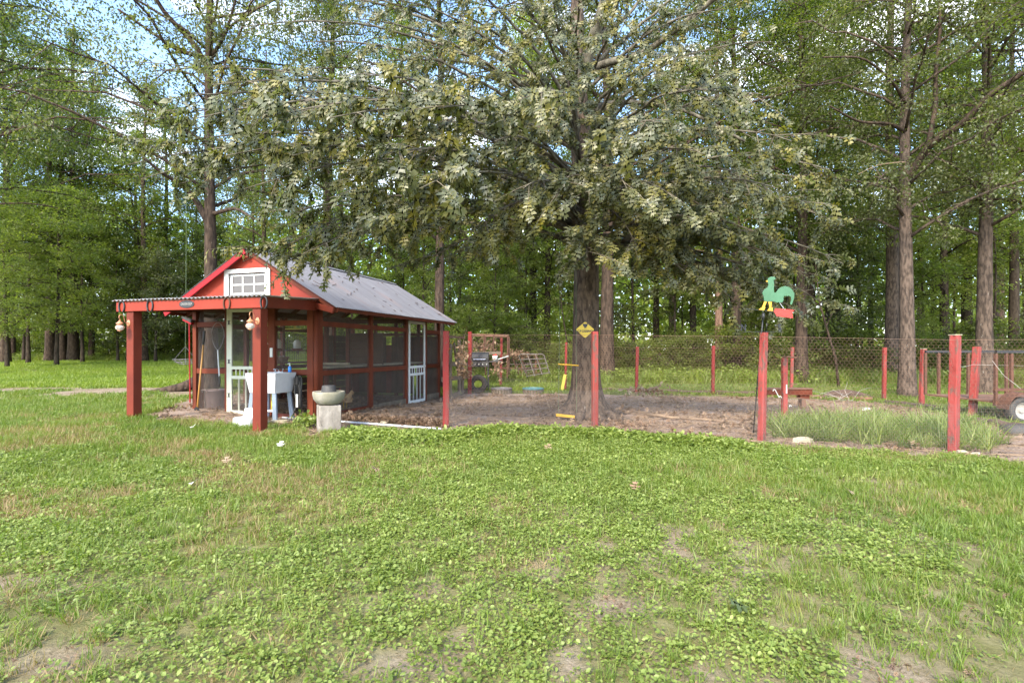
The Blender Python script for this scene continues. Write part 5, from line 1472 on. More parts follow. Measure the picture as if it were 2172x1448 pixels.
def bough(target, dens, LL):
    tgt = ow(*target)
    D0 = np.linalg.norm(tgt[:2])
    z0 = float(np.clip(tgt[2] * .55 + 1.6 + rs.random() * .9, 3.3, 9.5))
    kx = np.interp(z0, [p[2] for p in tp_], [p[0] for p in tp_])
    st = np.array([kx, 0, z0])
    md = st * .45 + tgt * .55 + np.array([0, 0, .35 + .16 * D0])
    Q = bez(st, md, tgt, 16); Q[1:-1] += np.cumsum(rs.normal(size=(14, 3)) * .035, 0) * np.linspace(1, 0, 14)[:, None]
    m_ = MB(); m_.tube([Vector(q) for q in Q], list(np.linspace(.042, .006, 16)), 7); m_.build('limb', M['bark_limb'], oak, smooth=True)
    ntw = int(20 * dens); fs_ = max(.40, 1 - 2.4 / max(D0, 1))
    for i in range(ntw):
        f = fs_ + (1 - fs_) * (i + rs.random()) / ntw
        b0 = Q[int(f * 15)]
        dr = norm((Q[min(15, int(f * 15) + 1)] - Q[int(f * 15) - 1])[None])[0]
        sd = sphere_dirs(rs, 1)[0] * np.array([1, 1, .6])
        ln = .30 + .55 * rs.random() * (1.25 - f * .5)
        e = b0 + (dr * .55 + sd) * ln + np.array([0, 0, -.12])
        mid = (b0 + e) / 2 + np.array([0, 0, .06])
        tq = bez(b0, mid, e, 5); tw.tube([Vector(q) for q in tq], [.008, .006, .005, .004, .002], 4, cap=False)
        nl = rs.integers(9, 16)
        for j in range(nl):
            g = .3 + .7 * (j + rs.random()) / nl
            p = tq[0] * (1 - g) + tq[-1] * g + np.array([0, 0, .06 * g * (1 - g) * 4 * .5])
            out = norm((e - b0)[None])[0] * .7 + sphere_dirs(rs, 1)[0] * .9 + np.array([0, 0, -.28])
            oo = np.array([p[0], p[1] - 2.0, 0]); oo /= np.linalg.norm(oo) + 1e-6
            P_all.append(p); T_all.append(out * .8 + oo * .35 + np.array([0, 0, -.45])); N_all.append(rs.normal(size=3) * .45 + oo * .75 + (0, 0, .6)); L_all.append(LL * (.65 + .6 * rs.random()))
for t in TG: bough(t, .76, .15)
for t in UP: bough(t, .62, .12)
tw.build('twigs', M['twig'], oak)['kind'] = 'stuff'
P_all, T_all, N_all, L_all = map(np.array, (P_all, T_all, N_all, L_all))
# the 300 leaves nearest to the lawn side, hung one by one
wp = P_all + np.array(OB)
inv = (wp[:, 1] > 1) & (np.abs(wp[:, 0] / wp[:, 1]) < .97) & ((wp[:, 2] - EYE) / wp[:, 1] < .66)
dist = np.linalg.norm(wp - np.array([0, 0, EYE]), axis=1) / L_all; dist[~inv] = 1e9
order = np.argsort(dist); big = order[:300]; rest = order[300:]
V_, F_, tint = leaves(P_all[rest], T_all[rest], N_all[rest], L_all[rest], OAKL, rs)
o = mobj('crown', np_mesh('crown', V_, F_, M['oak_leaf'], {'tint': tint}), oak); o['kind'] = 'stuff'
lms = []
for k in range(6):
    sv_, st2, sz2 = OAKL
    V1 = np.stack([sv_[:, 0] * (1 + .1 * (k % 3 - 1)), sv_[:, 1], sz2 * (.5 + .5 * k)], 1)
    lms.append(np_mesh('leaf', V1, st2, M['oak_leaf'], {'tint': np.full(len(V1), (k + .5) / 6)}))
for i in big:
    T1 = norm(T_all[i][None])[0]; B1 = norm(np.cross(T1, N_all[i])[None])[0]; N1 = np.cross(B1, T1)
    o = bpy.data.objects.new('leaf', lms[int(rs.integers(6))]); col.objects.link(o); o.parent = oak
    Mx = Matrix(((B1[0], T1[0], N1[0], 0), (B1[1], T1[1], N1[1], 0), (B1[2], T1[2], N1[2], 0), (0, 0, 0, 1)))
    o.matrix_local = Matrix.Translation(Vector(P_all[i])) @ Mx @ Matrix.Scale(float(L_all[i]), 4)
print('oak leaves', len(P_all))

# ---------------------------------------------------------------- tree kinds
K = {}
K['tallA'] = make_tree(1, 22, 5.5, 4.6, .30, 26, 234, 62, .17, 'leaf_mid', 'bark_brown')
K['tallB'] = make_tree(2, 20, 3.2, 4.2, .26, 24, 216, 62, .16, 'leaf_light', 'bark_dark')
K['tallC'] = make_tree(3, 24, 7.0, 4.8, .34, 26, 234, 62, .18, 'leaf_mid', 'bark_brown')
K['tallD'] = make_tree(4, 17, 3.2, 3.9, .20, 22, 220, 62, .15, 'leaf_light', 'bark_dark', flat=.35)
K['young'] = make_tree(5, 9, 1.4, 2.6, .09, 20, 140, 75, .13, 'leaf_light', 'bark_dark', flat=.35, clr=.6)
K['youngB'] = make_tree(6, 7, .9, 2.3, .08, 18, 126, 75, .12, 'leaf_mid', 'bark_dark', flat=.6, clr=.55)
K['thin'] = make_tree(7, 14, 5.5, 1.9, .07, 12, 60, 55, .14, 'leaf_mid', 'bark_dark', wind=.5)
K['smallleaf'] = make_tree(8, 17, 4.4, 4.6, .24, 34, 476, 90, .095, 'leaf_grey', 'bark_pale', clr=.62)
K['wide'] = make_tree(18, 17, 5.2, 7.0, .25, 34, 476, 90, .11, 'leaf_grey', 'bark_brown', clr=.75)
K['bush'] = make_tree(9, 2.4, .1, 1.5, .03, 16, 90, 60, .10, 'leaf_light', 'bark_dark', clr=.42, top=.1)
K['bushB'] = make_tree(10, 1.7, .05, 1.3, .03, 14, 80, 55, .085, 'leaf_mid', 'bark_dark', clr=.38, top=.1)
R_ = random.Random(99)
def sp(px, D): v = atD(px, D); return (v.x, v.y, v.z)
# trees one can name ------------------------------------------------
def bigtree(px, D, kind, sc, name, label, bark=None, cm=None, rot=None, group=None, cat='tree'):
    return place_tree(name, K[kind], sp(px, D), R_.random() * 6.28 if rot is None else rot, sc, label, group, cat, cm, bark)
bigtree(1287, 22.5, 'wide', (1.3, 1.3, 1.25), 'tall_tree', 'tall tree with a broad brown trunk standing right behind the big oak', 'bark_brown', 'leaf_grey')
bigtree(447, 15.6, 'wide', (.84, .84, 1.0), 'yard_tree', 'tree with a straight trunk rising behind the coop gable', 'bark_brown', 'leaf_grey', rot=1.0)
bigtree(932, 18.5, 'smallleaf', (.85, .85, 1.1), 'yard_tree', 'dark trunked tree rising behind the coop roof near its back end', 'bark_brown', 'leaf_mid', rot=3.1)
bigtree(1924, 15.8, 'smallleaf', (.92, .92, 1.0), 'yard_tree', 'large forked tree with fine grey green leaves behind the right rear posts', 'bark_pale', 'leaf_grey', rot=5.0)
bigtree(2088, 16.5, 'smallleaf', (1.0, 1.0, 1.05), 'yard_tree', 'thick pale flaking trunk tree directly behind the trailer fence post', 'bark_pale', 'leaf_grey', rot=2.2)
bigtree(1892, 22.0, 'tallA', (.95, .95, 1), 'tall_tree', 'dark grey trunk tree immediately left of the forked tree', 'bark_pale')
bigtree(1524, 24.0, 'tallB', (.75, .75, 1), 'tall_tree', 'reddish bare trunk tree wrapped with vines in the middle of the wood edge', 'bark_red')
bigtree(106, 40.0, 'tallC', (1.0, 1.0, 1), 'tall_tree', 'left and palest of the three thick trunks beyond the left lawn', 'bark_brown')
bigtree(131, 42.0, 'tallA', (1.25, 1.25, 1.05), 'tall_tree', 'dark middle one of the three thick trunks beyond the left lawn', 'bark_dark')
bigtree(155, 41.0, 'tallC', (1.1, 1.1, 1.1), 'tall_tree', 'black right hand one of the three thick trunks beyond the left lawn', 'bark_dark')
bigtree(306, 40.0, 'tallA', (.9, .9, 1), 'tall_tree', 'straight grey trunk tree just right of the left porch post', 'bark_brown')
bigtree(286, 43.0, 'thin', (2.2, 2.2, 1.3), 'slim_tree', 'leaning slim dark tree left of the straight grey trunk', 'bark_dark')
bigtree(1131, 28.0, 'tallB', (1, 1, 1), 'tall_tree', 'dark upright trunk between the pipe rack and the oak, left of a leaning one', 'bark_dark')
bigtree(1160, 27.0, 'tallD', (1, 1, 1), 'tall_tree', 'dark leaning trunk just left of the big oak', 'bark_dark')
bigtree(1470, 27.5, 'tallD', (1, 1, 1), 'tall_tree', 'dark trunk tree between the two rear posts, left of the reddish trunk', 'bark_dark')
bigtree(1718, 26.0, 'tallA', (.9, .9, .9), 'tall_tree', 'brown trunk tree behind the perch post', 'bark_brown')
bigtree(1775, 28.0, 'tallB', (.9, .9, 1.05), 'tall_tree', 'slim brown trunk tree right of the perch post', 'bark_brown')
bigtree(2005, 27.0, 'tallD', (1.2, 1.2, 1), 'tall_tree', 'dark trunk tree seen between the two leaning rear posts', 'bark_dark')
bigtree(2050, 30.0, 'tallB', (1.2, 1.2, 1), 'tall_tree', 'dark trunk tree left of the pale flaking trunk', 'bark_dark')
bigtree(2150, 26.0, 'tallA', (.8, .8, 1), 'tall_tree', 'tree with a dark trunk behind the trailer', 'bark_dark')
# small leaning bare stems
for px0, py0, px1, py1, D, r_, lb in ((1780, 840, 1738, 640, 19.0, .05, 'thin bare leaning stem rising behind the rear timber'), (1722, 700, 1700, 560, 24, .04, 'thin bare stem among the bushes right of the rooster'), (1205, 745, 1190, 640, 25, .04, 'thin curved pale sapling left of the oak')):
    A = atD(px0, D); B = P3(px1, py1, D); d = B - A
    t = thing('bare_sapling', lb, 'sapling', A)
    m_ = MB(); m_.tube([(0, 0, -.1), d * .35 + Vector((.12, 0, 0)), d * .7 + Vector((.05, 0, 0)), d, d * 1.5 + Vector((.2, 0, 0))], [r_, r_ * .9, r_ * .7, r_ * .5, .01], 7); m_.build('trunk', M['bark_brown'], t, smooth=True)
    m_ = MB(); m_.tube([d * .7, d * .9 + Vector((.5, 0, .1))], [r_ * .4, .006], 5); m_.tube([d * .9, d * 1.1 + Vector((-.5, 0, .2))], [r_ * .3, .006], 5); m_.build('limb', M['bark_brown'], t)

# long limbs of the forked tree on the right
FT = atD(1924, 15.8)
ft = [o for o in bpy.data.objects if o.get('label', '').startswith('large forked tree')][0]
def f3(px, py, D): return np.array(P3(px, py, D) - FT)
def flimb(par, pp, r0, r1, m='bark_brown'):
    P_ = np.array(pp); t = np.linspace(0, len(P_) - 1, len(P_) * 3)
    Q = np.stack([np.interp(t, np.arange(len(P_)), P_[:, i]) for i in range(3)], 1); Q[1:-1] = (Q[:-2] + 2 * Q[1:-1] + Q[2:]) / 4
    m_ = MB(); m_.tube([Vector(q) for q in Q], list(np.linspace(r0, r1, len(Q))), 8); m_.build('limb', M[m], par, smooth=True)
flimb(ft, [f3(1924, 380, 15.8), f3(1950, 340, 15.6), f3(1972, 305, 15.2), f3(2040, 265, 14.6), f3(2100, 200, 14), f3(2172, 155, 13.4), f3(2300, 60, 12.5)], .12, .05)
flimb(ft, [f3(1968, 310, 15.3), f3(1985, 230, 15.4), f3(1984, 150, 15.4), f3(1996, 60, 15.4), f3(1988, -60, 15.4)], .075, .03)
flimb(ft, [f3(1920, 280, 15.8), f3(1890, 262, 15.4), f3(1820, 260, 15), f3(1760, 225, 14.4)], .06, .02)
flimb(ft, [f3(1920, 220, 15.8), f3(1905, 190, 15.4), f3(1880, 160, 15), f3(1830, 120, 14.4), f3(1745, 122, 14)], .05, .02)
flimb(ft, [f3(1924, 345, 15.8), f3(1900, 345, 15.5), f3(1860, 350, 15), f3(1820, 370, 14.6)], .03, .008, 'stick')
# spreading limbs of the tree behind the gable
GT = atD(447, 15.6)
gt_ = [o for o in bpy.data.objects if o.get('label', '').startswith('tree with a straight trunk rising')][0]
def g4(px, py, D): return np.array(P3(px, py, D) - GT)
flimb(gt_, [g4(444, 480, 15.6), g4(420, 430, 15.4), g4(390, 395, 15), g4(340, 365, 14.4), g4(300, 330, 14)], .10, .03)
flimb(gt_, [g4(444, 150, 15.6), g4(410, 90, 15.4), g4(350, 30, 15), g4(320, -20, 14.6)], .09, .05)
flimb(gt_, [g4(430, 120, 15.6), g4(380, 110, 15.2), g4(330, 75, 14.8), g4(250, 20, 14.2)], .07, .03)
flimb(gt_, [g4(447, 455, 15.6), g4(500, 440, 15), g4(540, 465, 14.6)], .07, .02)
flimb(gt_, [g4(450, 120, 15.6), g4(480, 70, 15.3), g4(500, 0, 15)], .06, .03)
flimb(gt_, [(0, 0, .5), (-.5, -.4, .12), (-1.1, -.7, .0), (-1.6, -.9, -.08)], .20, .06)

# woodland filler trees ----------------------------------------------
kinds = ['tallA', 'tallB', 'tallC', 'tallD', 'tallB', 'tallA']
LAB = {'tall': ('woodland_tree', 'tall green tree', 'trees filling the woods'),
       'young': ('young_tree', 'young leafy tree', 'young trees at the wood edge'),
       'thin': ('slim_tree', 'slim dark stemmed tree', 'slim stems in the woods'),
       'bush': ('leafy_bush', 'leafy green bush', 'bushes along the wood edge')}
def filler(px, D, kind, sc, cm=None):
    k = 'bush' if kind.startswith('bush') else 'thin' if kind == 'thin' else 'young' if kind.startswith('young') else 'tall'
    nm, lb, gp = LAB[k]
    s_ = sc * R_.uniform(.85, 1.15)
    where = ('beyond the left lawn, left of the porch' if px < 290 else 'between the left porch post and the coop' if px < 560 else 'rising behind the coop roof' if px < 950 else
             'behind the barbecue and pipe rack' if px < 1230 else 'between the oak and the rooster vane' if px < 1620 else 'behind the rear posts and bench' if px < 1930 else 'behind the trailer and right posts')
    if 'light' in str(cm) or 'bright' in str(cm): lb = 'pale ' + lb
    if 'dark' in str(cm): lb = 'darker ' + lb
    row = 'front ' if D < 27 or (px < 640 and D < 45) else ''
    lb = row + lb + ' ' + where
    wx_ = .8 if k == 'tall' else 1
    place_tree(nm, K[kind], sp(px, D), R_.random() * 6.28, (s_ * wx_, s_ * wx_, s_ * R_.uniform(.9, 1.1)), lb, gp, 'bush' if k == 'bush' else 'tree', cm)
# left wall of trees beyond the lawn
for i in range(8):
    filler(-140 + i * 85 + R_.uniform(-20, 20), R_.uniform(42, 50), kinds[i % 6], 1.0)
for i in range(4):
    filler(-60 + i * 160 + R_.uniform(-25, 25), R_.uniform(54, 64), kinds[(i + 2) % 6], 1.15)
for i in range(12):
    filler(R_.uniform(-40, 640), R_.uniform(42, 50), 'thin', 1.3)
for i in range(9):
    filler(-30 + i * 72 + R_.uniform(-25, 25), R_.uniform(41.5, 47), 'young' if i % 2 else 'youngB', 1.25, 'leaf_dark' if i % 3 == 1 else None)
for i in range(20):
    filler(-60 + i * 36 + R_.uniform(-15, 15), R_.uniform(44, 50), 'bush' if i % 2 else 'bushB', 1.2)
# light leafy tree over the far left
filler(60, 36, 'young', 1.5, 'leaf_light'); filler(175, 37, 'young', 1.35, 'leaf_light'); filler(120, 33, 'young', 1.2, 'leaf_light'); filler(15, 31, 'young', 1.3, 'leaf_light'); filler(330, 38, 'youngB', 1.3, 'leaf_grey'); filler(250, 39, 'young', 1.1, 'leaf_light'); filler(-30, 27, 'tallD', .9, 'leaf_light')
# upper left canopy nearer by
for px, D, k, s_, cm, lb in ((-190, 17, 'wide', 1.0, 'leaf_dark', 'dark leaved tree just outside the left edge whose boughs fill the top left corner'), (10, 37, 'wide', 1.3, 'leaf_mid', 'broad green tree rising above the far left trunks'),
                         (-150, 24, 'wide', 1.1, 'leaf_mid', 'broad green tree at the far left edge of the lawn')):
    place_tree('shade_tree', K[k], (sp(px, D)), R_.random() * 6.28, (s_, s_, s_ * 1.15), lb, 'broad trees over the left lawn', 'tree', cm)
for px, D, s_, lb in ((700, 22, 1.0, 'fine leaved tree standing behind the middle of the coop roof'), (2290, 15, 1.0, 'fine leaved tree just beyond the right edge'), (1700, 21, 1.0, 'fine leaved tree behind the bench with its crown over the rooster')):
    place_tree('shade_tree', K['smallleaf'], (sp(px, D)), R_.random() * 6.28, (s_, s_, s_ * 1.1), lb, None, 'tree', 'leaf_mid', 'bark_brown')
# middle and right wood edge
for i in range(12):
    filler(560 + i * 142 + R_.uniform(-25, 25), R_.uniform(27, 36), kinds[i % 6], .95, (None, 'leaf_grey', 'leaf_light', 'leaf_mid')[i % 4])
for i in range(10):
    filler(560 + i * 175 + R_.uniform(-25, 25), R_.uniform(38, 50), kinds[(i + 3) % 6], 1.1)
for i in range(16):
    filler(640 + i * 100 + R_.uniform(-30, 30), R_.uniform(25, 31), 'young' if i % 2 else 'youngB', 1.0, ('leaf_mid', None, 'leaf_light', 'leaf_grey')[i % 4])
for i in range(10):
    filler(R_.uniform(1350, 2300), R_.uniform(26, 34), 'thin', 1.1)
for i in range(26):
    filler(1000 + i * 48 + R_.uniform(-15, 15), R_.uniform(22, 26.5), 'bush' if i % 3 else 'bushB', R_.uniform(.7, 1.1), (None, 'leaf_mid')[i % 2])
place_tree('shade_tree', K['wide'], sp(1560, 24), 2.0, (1.0, 1.0, 1.25), 'fine leaved tree behind the rooster vane with its crown high above', None, 'tree', 'leaf_mid', 'bark_brown')
filler(990, 22, 'bush', 1.2, 'leaf_light'); filler(1050, 23.5, 'young', .75, 'leaf_light'); filler(900, 21.5, 'young', .75, 'leaf_light'); filler(1085, 25, 'bush', 1.3, 'grass_bright')

# far wood beyond, one mass; sunlight put into its brighter leaf colour
rsf = np.random.default_rng(5)
n = 110000
ang = rsf.uniform(-.95, .95, n); Df = rsf.uniform(54, 84, n)
X = np.tan(ang) * Df * .95; 
z = ground_h(X, Df) + rsf.random(n) ** 1.15 * (12 + 9 * fbm(X, Df, 9, 77))
P = np.stack([X, Df, z], 1)
clump = fbm(X + z * 1.7, Df + z, 3.0, 8) > .34
P = P[clump]; m_n = len(P)
V_, F_, tint = leaves(P, rsf.normal(size=(m_n, 3)) + (0, 0, -.3), rsf.normal(size=(m_n, 3)) * .6 + (0, -.4, .8), .75 * (.6 + .8 * rsf.random(m_n)), DIA, rsf)
tag(mobj('far_woods', np_mesh('far_woods', V_, F_, M['grass_bright'], {'tint': tint})), 'mass of far woodland behind the nearer trees, sunlit green painted into its leaves', 'woods', kind='stuff')

# ---------------------------------------------------------------- ground cover
gn_cache = {}
def scatter(name, label, cat, pts, rot, scl, protos, idx):
    me = bpy.data.meshes.new(name)
    n = len(pts)
    me.vertices.add(n); me.vertices.foreach_set('co', np.asarray(pts, np.float32).ravel())
    a = me.attributes.new('rot', 'FLOAT_VECTOR', 'POINT'); a.data.foreach_set('vector', np.asarray(rot, np.float32).ravel())
    a = me.attributes.new('scl', 'FLOAT_VECTOR', 'POINT'); a.data.foreach_set('vector', np.asarray(scl, np.float32).ravel())
    a = me.attributes.new('idx', 'INT', 'POINT'); a.data.foreach_set('value', np.asarray(idx, np.int32))
    o = bpy.data.objects.new(name, me); col.objects.link(o)
    cl = bpy.data.collections.new(name + '_source')
    for i, (pme) in enumerate(protos):
        po = bpy.data.objects.new('%s_sprig_%d' % (name, i), pme); cl.objects.link(po)
    g = bpy.data.node_groups.new(name, 'GeometryNodeTree')
    g.interface.new_socket('Geometry', in_out='INPUT', socket_type='NodeSocketGeometry'); g.interface.new_socket('Geometry', in_out='OUTPUT', socket_type='NodeSocketGeometry')
    gi = g.nodes.new('NodeGroupInput'); go = g.nodes.new('NodeGroupOutput')
    ip = g.nodes.new('GeometryNodeInstanceOnPoints'); ci = g.nodes.new('GeometryNodeCollectionInfo')
    ci.inputs['Collection'].default_value = cl; ci.inputs['Separate Children'].default_value = True; ci.inputs['Reset Children'].default_value = True
    def na(nm, ty):
        x = g.nodes.new('GeometryNodeInputNamedAttribute'); x.data_type = ty; x.inputs['Name'].default_value = nm; return x.outputs['Attribute']
    L = g.links.new
    L(gi.outputs[0], ip.inputs['Points']); L(ci.outputs[0], ip.inputs['Instance']); ip.inputs['Pick Instance'].default_value = True
    L(na('idx', 'INT'), ip.inputs['Instance Index'])
    er = g.nodes.new('FunctionNodeEulerToRotation'); L(na('rot', 'FLOAT_VECTOR'), er.inputs[0]); L(er.outputs[0], ip.inputs['Rotation'])
    L(na('scl', 'FLOAT_VECTOR'), ip.inputs['Scale']); L(ip.outputs[0], go.inputs[0])
    md = o.modifiers.new('scatter', 'NODES'); md.node_group = g
    tag(o, label, cat, kind='stuff')
    return o

def proto_weed(seed, n=34, R=.078, h=.045, L_=.0205, m='weed'):
    r = np.random.default_rng(seed)
    a = r.random(n) * 6.28; q = R * np.sqrt(r.random(n)); P = np.stack([q * np.cos(a), q * np.sin(a), h * (.35 + .65 * r.random(n)) * (1 - .4 * q / R)], 1)
    T_ = np.stack([np.cos(a + r.normal(size=n)), np.sin(a + r.normal(size=n)), r.normal(size=n) * .25], 1); N_ = r.normal(size=(n, 3)) * .3 + (0, 0, 1)
    V_, F_, t = leaves(P, T_, N_, L_ * (.7 + .6 * r.random(n)), OVAL, r)
    return np_mesh('weed_sprig', V_, F_, M[m], {'tint': t})
def proto_grass(seed, n=26, R=.05, h=.068, wd=1.0, lean=.45, m='grass'):
    r = np.random.default_rng(seed)
    a = r.random(n) * 6.28; q = R * np.sqrt(r.random(n)); P = np.stack([q * np.cos(a), q * np.sin(a), -.004 + 0 * q], 1)
    b = r.random(n) * 6.28
    T_ = np.stack([np.cos(b) * lean * r.random(n) * 1.6, np.sin(b) * lean * r.random(n) * 1.6, np.ones(n)], 1)
    N_ = np.stack([-np.cos(b), -np.sin(b), .2 + 0 * b], 1)
    sh = (BLADE[0] * np.array([wd, 1]), BLADE[1], -BLADE[2])
    V_, F_, t = leaves(P, T_, N_, h * (.5 + .8 * r.random(n)), sh, r)
    return np_mesh('grass_sprig', V_, F_, M[m], {'tint': t})

rg = np.random.default_rng(21)
def sample(n, d0, d1, powr=1.0, ang0=-.83, ang1=.83, pad=1.5):
    """points spread evenly over a wedge of ground in front of the viewpoint"""
    Y = np.sqrt(rg.uniform(d0 ** 2, d1 ** 2, n)) if powr == 1 else d0 + (d1 - d0) * rg.random(n) ** powr
    X = rg.uniform(-1, 1, n) * (Y * 1.02 + pad)
    return X, Y
LEFT = world_poly([(0, 888), (170, 880), (330, 890), (430, 935), (700, 960), (600, 1000), (430, 1080), (700, 1180), (520, 1290), (450, 1448)])
def w_grass(X, Y):
    """share of grass as against round leaved weeds"""
    g = .06 + .2 * sst(.56, .66, fbm(X, Y, 1.0, 61))
    g = np.maximum(g, .75 * sst(.50, .60, fbm(X, Y, 1.1, 62)) * (1 - sst(-2.4, -.9, X)))
    g = np.maximum(g, .8 * sst(.44, .56, fbm(X, Y, .9, 63)) * sst(.8, 1.6, X) * (1 - sst(5.6, 6.2, Y)))
    g = np.maximum(g, .92 * sst(2.0, 3.2, X + .5 * (Y - 4)) * (1 - sst(4.8, 5.3, Y - .08 * X)))
    g = np.maximum(g, .8 * (1 - sst(-4.2, -3.0, X)) * sst(5.8, 6.8, Y))
    return g
def dryness(X, Y):
    a = sst(.50, .66, fbm(X, Y, .9, 71)) * (1 - sst(-2.5, .2, X))
    b = .5 * sst(.6, .72, fbm(X, Y, 1.1, 72))
    return np.maximum(a * 1.2, b)
def keep_mask(X, Y):
    return ~in_pen(X, Y)
coop_inv = np.array(CI)
def not_in_coop(X, Y):
    u = coop_inv[0, 0] * X + coop_inv[0, 1] * Y + coop_inv[0, 3]; v = coop_inv[1, 0] * X + coop_inv[1, 1] * Y + coop_inv[1, 3]
    return ~((u > -3.1) & (u < .1) & (v > -.1) & (v < 5.9))
def make_scatter(name, label, cat, X, Y, s0, s1, protos, tilt=.15, zs=None):
    n = len(X)
    Z = ground_h(X, Y)
    s_ = rg.uniform(s0, s1, n)
    rot = np.stack([rg.normal(size=n) * tilt, rg.normal(size=n) * tilt, rg.random(n) * 6.28], 1)
    scl = np.stack([s_, s_, s_ * (zs if zs is not None else 1) * rg.uniform(.8, 1.2, n)], 1)
    return scatter(name, label, cat, np.stack([X, Y, Z], 1), rot, scl, protos, rg.integers(0, len(protos), n))

weedP = [proto_weed(i) for i in range(4)]; grassP = [proto_grass(20 + i) for i in range(4)]
dryP = [proto_grass(40 + i, 22, .06, .07, m='grass_dry', lean=.8) for i in range(3)]
# near lawn
X, Y = sample(52000, 1.75, 11.5)
k = keep_mask(X, Y) & not_in_coop(X, Y); X, Y = X[k], Y[k]
bar = bare(X, Y); k = rg.random(len(X)) > bar * .82; X, Y, bar = X[k], Y[k], bar[k]
# thin with distance, larger sprigs far off
k = rg.random(len(X)) < np.interp(Y, [1.7, 5, 11.5], [1, .95, .7]); X, Y = X[k], Y[k]
wg = w_grass(X, Y); dr = dryness(X, Y); u_ = rg.random(len(X)); isg = u_ < wg; isd = rg.random(len(X)) < dr * .75
kd = isd & (rg.random(len(X)) < .9)
kw = ~isg & ~kd; kg = isg & ~kd
sc_d = lambda Y: np.interp(Y, [2, 5, 11], [.85, 1.05, 1.45])
def ms2(name, lb, cat, X, Y, base, protos, tilt=.15, zs=1):
    n = len(X); Z = ground_h(X, Y) 
    s_ = base * sc_d(Y) * rg.uniform(.7, 1.25, n)
    rot = np.stack([rg.normal(size=n) * tilt, rg.normal(size=n) * tilt, rg.random(n) * 6.28], 1)
    scatter(name, lb, cat, np.stack([X, Y, Z], 1), rot, np.stack([s_, s_, s_ * zs * rg.uniform(.8, 1.25, n)], 1), protos, rg.integers(0, len(protos), n))
ms2('weed_cover', 'low round leaved green weeds covering most of the lawn', 'weeds', X[kw], Y[kw], 1.0, weedP)
ms2('lawn_grass', 'bright green grass blades growing through the lawn weeds', 'grass', X[kg], Y[kg], 1.05, grassP)
ms2('dry_grass', 'yellowed dry grass patches in the lawn', 'dry grass', X[kd], Y[kd], .95, dryP)
# sparse blades everywhere among the weeds, and thin straw on bare soil
X, Y = sample(9000, 1.75, 9); k = keep_mask(X, Y); X, Y = X[k], Y[k]
ms2('sparse_grass', 'single grass blades standing up among the weeds', 'grass', X, Y, 1.0, [proto_grass(50 + i, 5, .05, .10, 1.1, .5) for i in range(3)])
# flat straw and thatch between the weeds
X, Y = sample(7000, 1.75, 8.5); k = keep_mask(X, Y); X, Y = X[k], Y[k]
ms2('thatch', 'flat dead straw lying between the lawn weeds', 'straw', X, Y, 1.0, [proto_grass(150 + i, 12, .08, .07, .8, 2.6, 'grass_dry') for i in range(3)], zs=.35)
# lusher weeds along the run edge
E_ = []
front = [(735, 926), (830, 928), (935, 932), (1030, 918), (1100, 916), (1261, 922), (1450, 938), (1560, 948)]
for (a, b) in zip(front[:-1], front[1:]):
    A = at(*a); B = at(*b)
    for i in range(150):
        f = rg.random(); E_.append((A.x + (B.x - A.x) * f, A.y + (B.y - A.y) * f - abs(rg.normal()) * .28 + .05))
E_ = np.array(E_)
make_scatter('edge_weeds', 'taller lush weeds along the edge of the dirt run', 'weeds', E_[:, 0], E_[:, 1], 1.5, 2.6, weedP, zs=1.2)
p = at(655, 905); e = rg.normal(size=(14, 2)) * .09
make_scatter('pedestal_weeds', 'small leafy weeds growing by the concrete block', 'weeds', p.x + e[:, 0], p.y + e[:, 1], 1.5, 2.5, weedP, zs=2.2)
# middle distance lawn on the left, and behind the run
farP = [proto_grass(60 + i, 60, .20, .085, 2.2, .5, 'grass') for i in range(3)]
brP = [proto_grass(70 + i, 60, .24, .085, 2.6, .5, 'grass_bright') for i in range(3)]
X = rg.uniform(-26, 1.5, 15000); Y = rg.uniform(10.5, 24, 15000); k = (np.abs(X) < Y * 1.05 + 2) & keep_mask(X, Y) & not_in_coop(X, Y) & (rg.random(15000) > bare(X, Y) * 1.1); X, Y = X[k], Y[k]
k = Y < 17 + rg.normal(size=len(Y)) * .6
make_scatter('side_lawn', 'patchy green lawn left of and behind the coop', 'grass', X[k], Y[k], .7, 1.2, farP)
X2, Y2 = X[~k], Y[~k]
X = rg.uniform(-44, 1.5, 22000); Y = rg.uniform(17, 41.5, 22000); k = (np.abs(X) < Y * 1.05 + 2) & (Y < 41 + np.sin(X) * .4) & keep_mask(X, Y) & (rg.random(22000) < 1.25 - .02 * Y); X, Y = X[k], Y[k]
make_scatter('far_lawn', 'bright sunlit lawn stretching to the trees on the left', 'grass', np.concatenate([X, X2]), np.concatenate([Y, Y2]), .9, 1.5, brP)
X = rg.uniform(-2, 26, 9000); Y = rg.uniform(8, 22.5, 9000); k = (np.abs(X) < Y * 1.05 + 2) & keep_mask(X, Y) & ~((X < 6) & (Y < 14)); X, Y = X[k], Y[k]
k = Y > 7.5 + X * .0
make_scatter('rear_lawn', 'green grass strip behind the dirt run', 'grass', X[k], Y[k], .8, 1.4, farP)
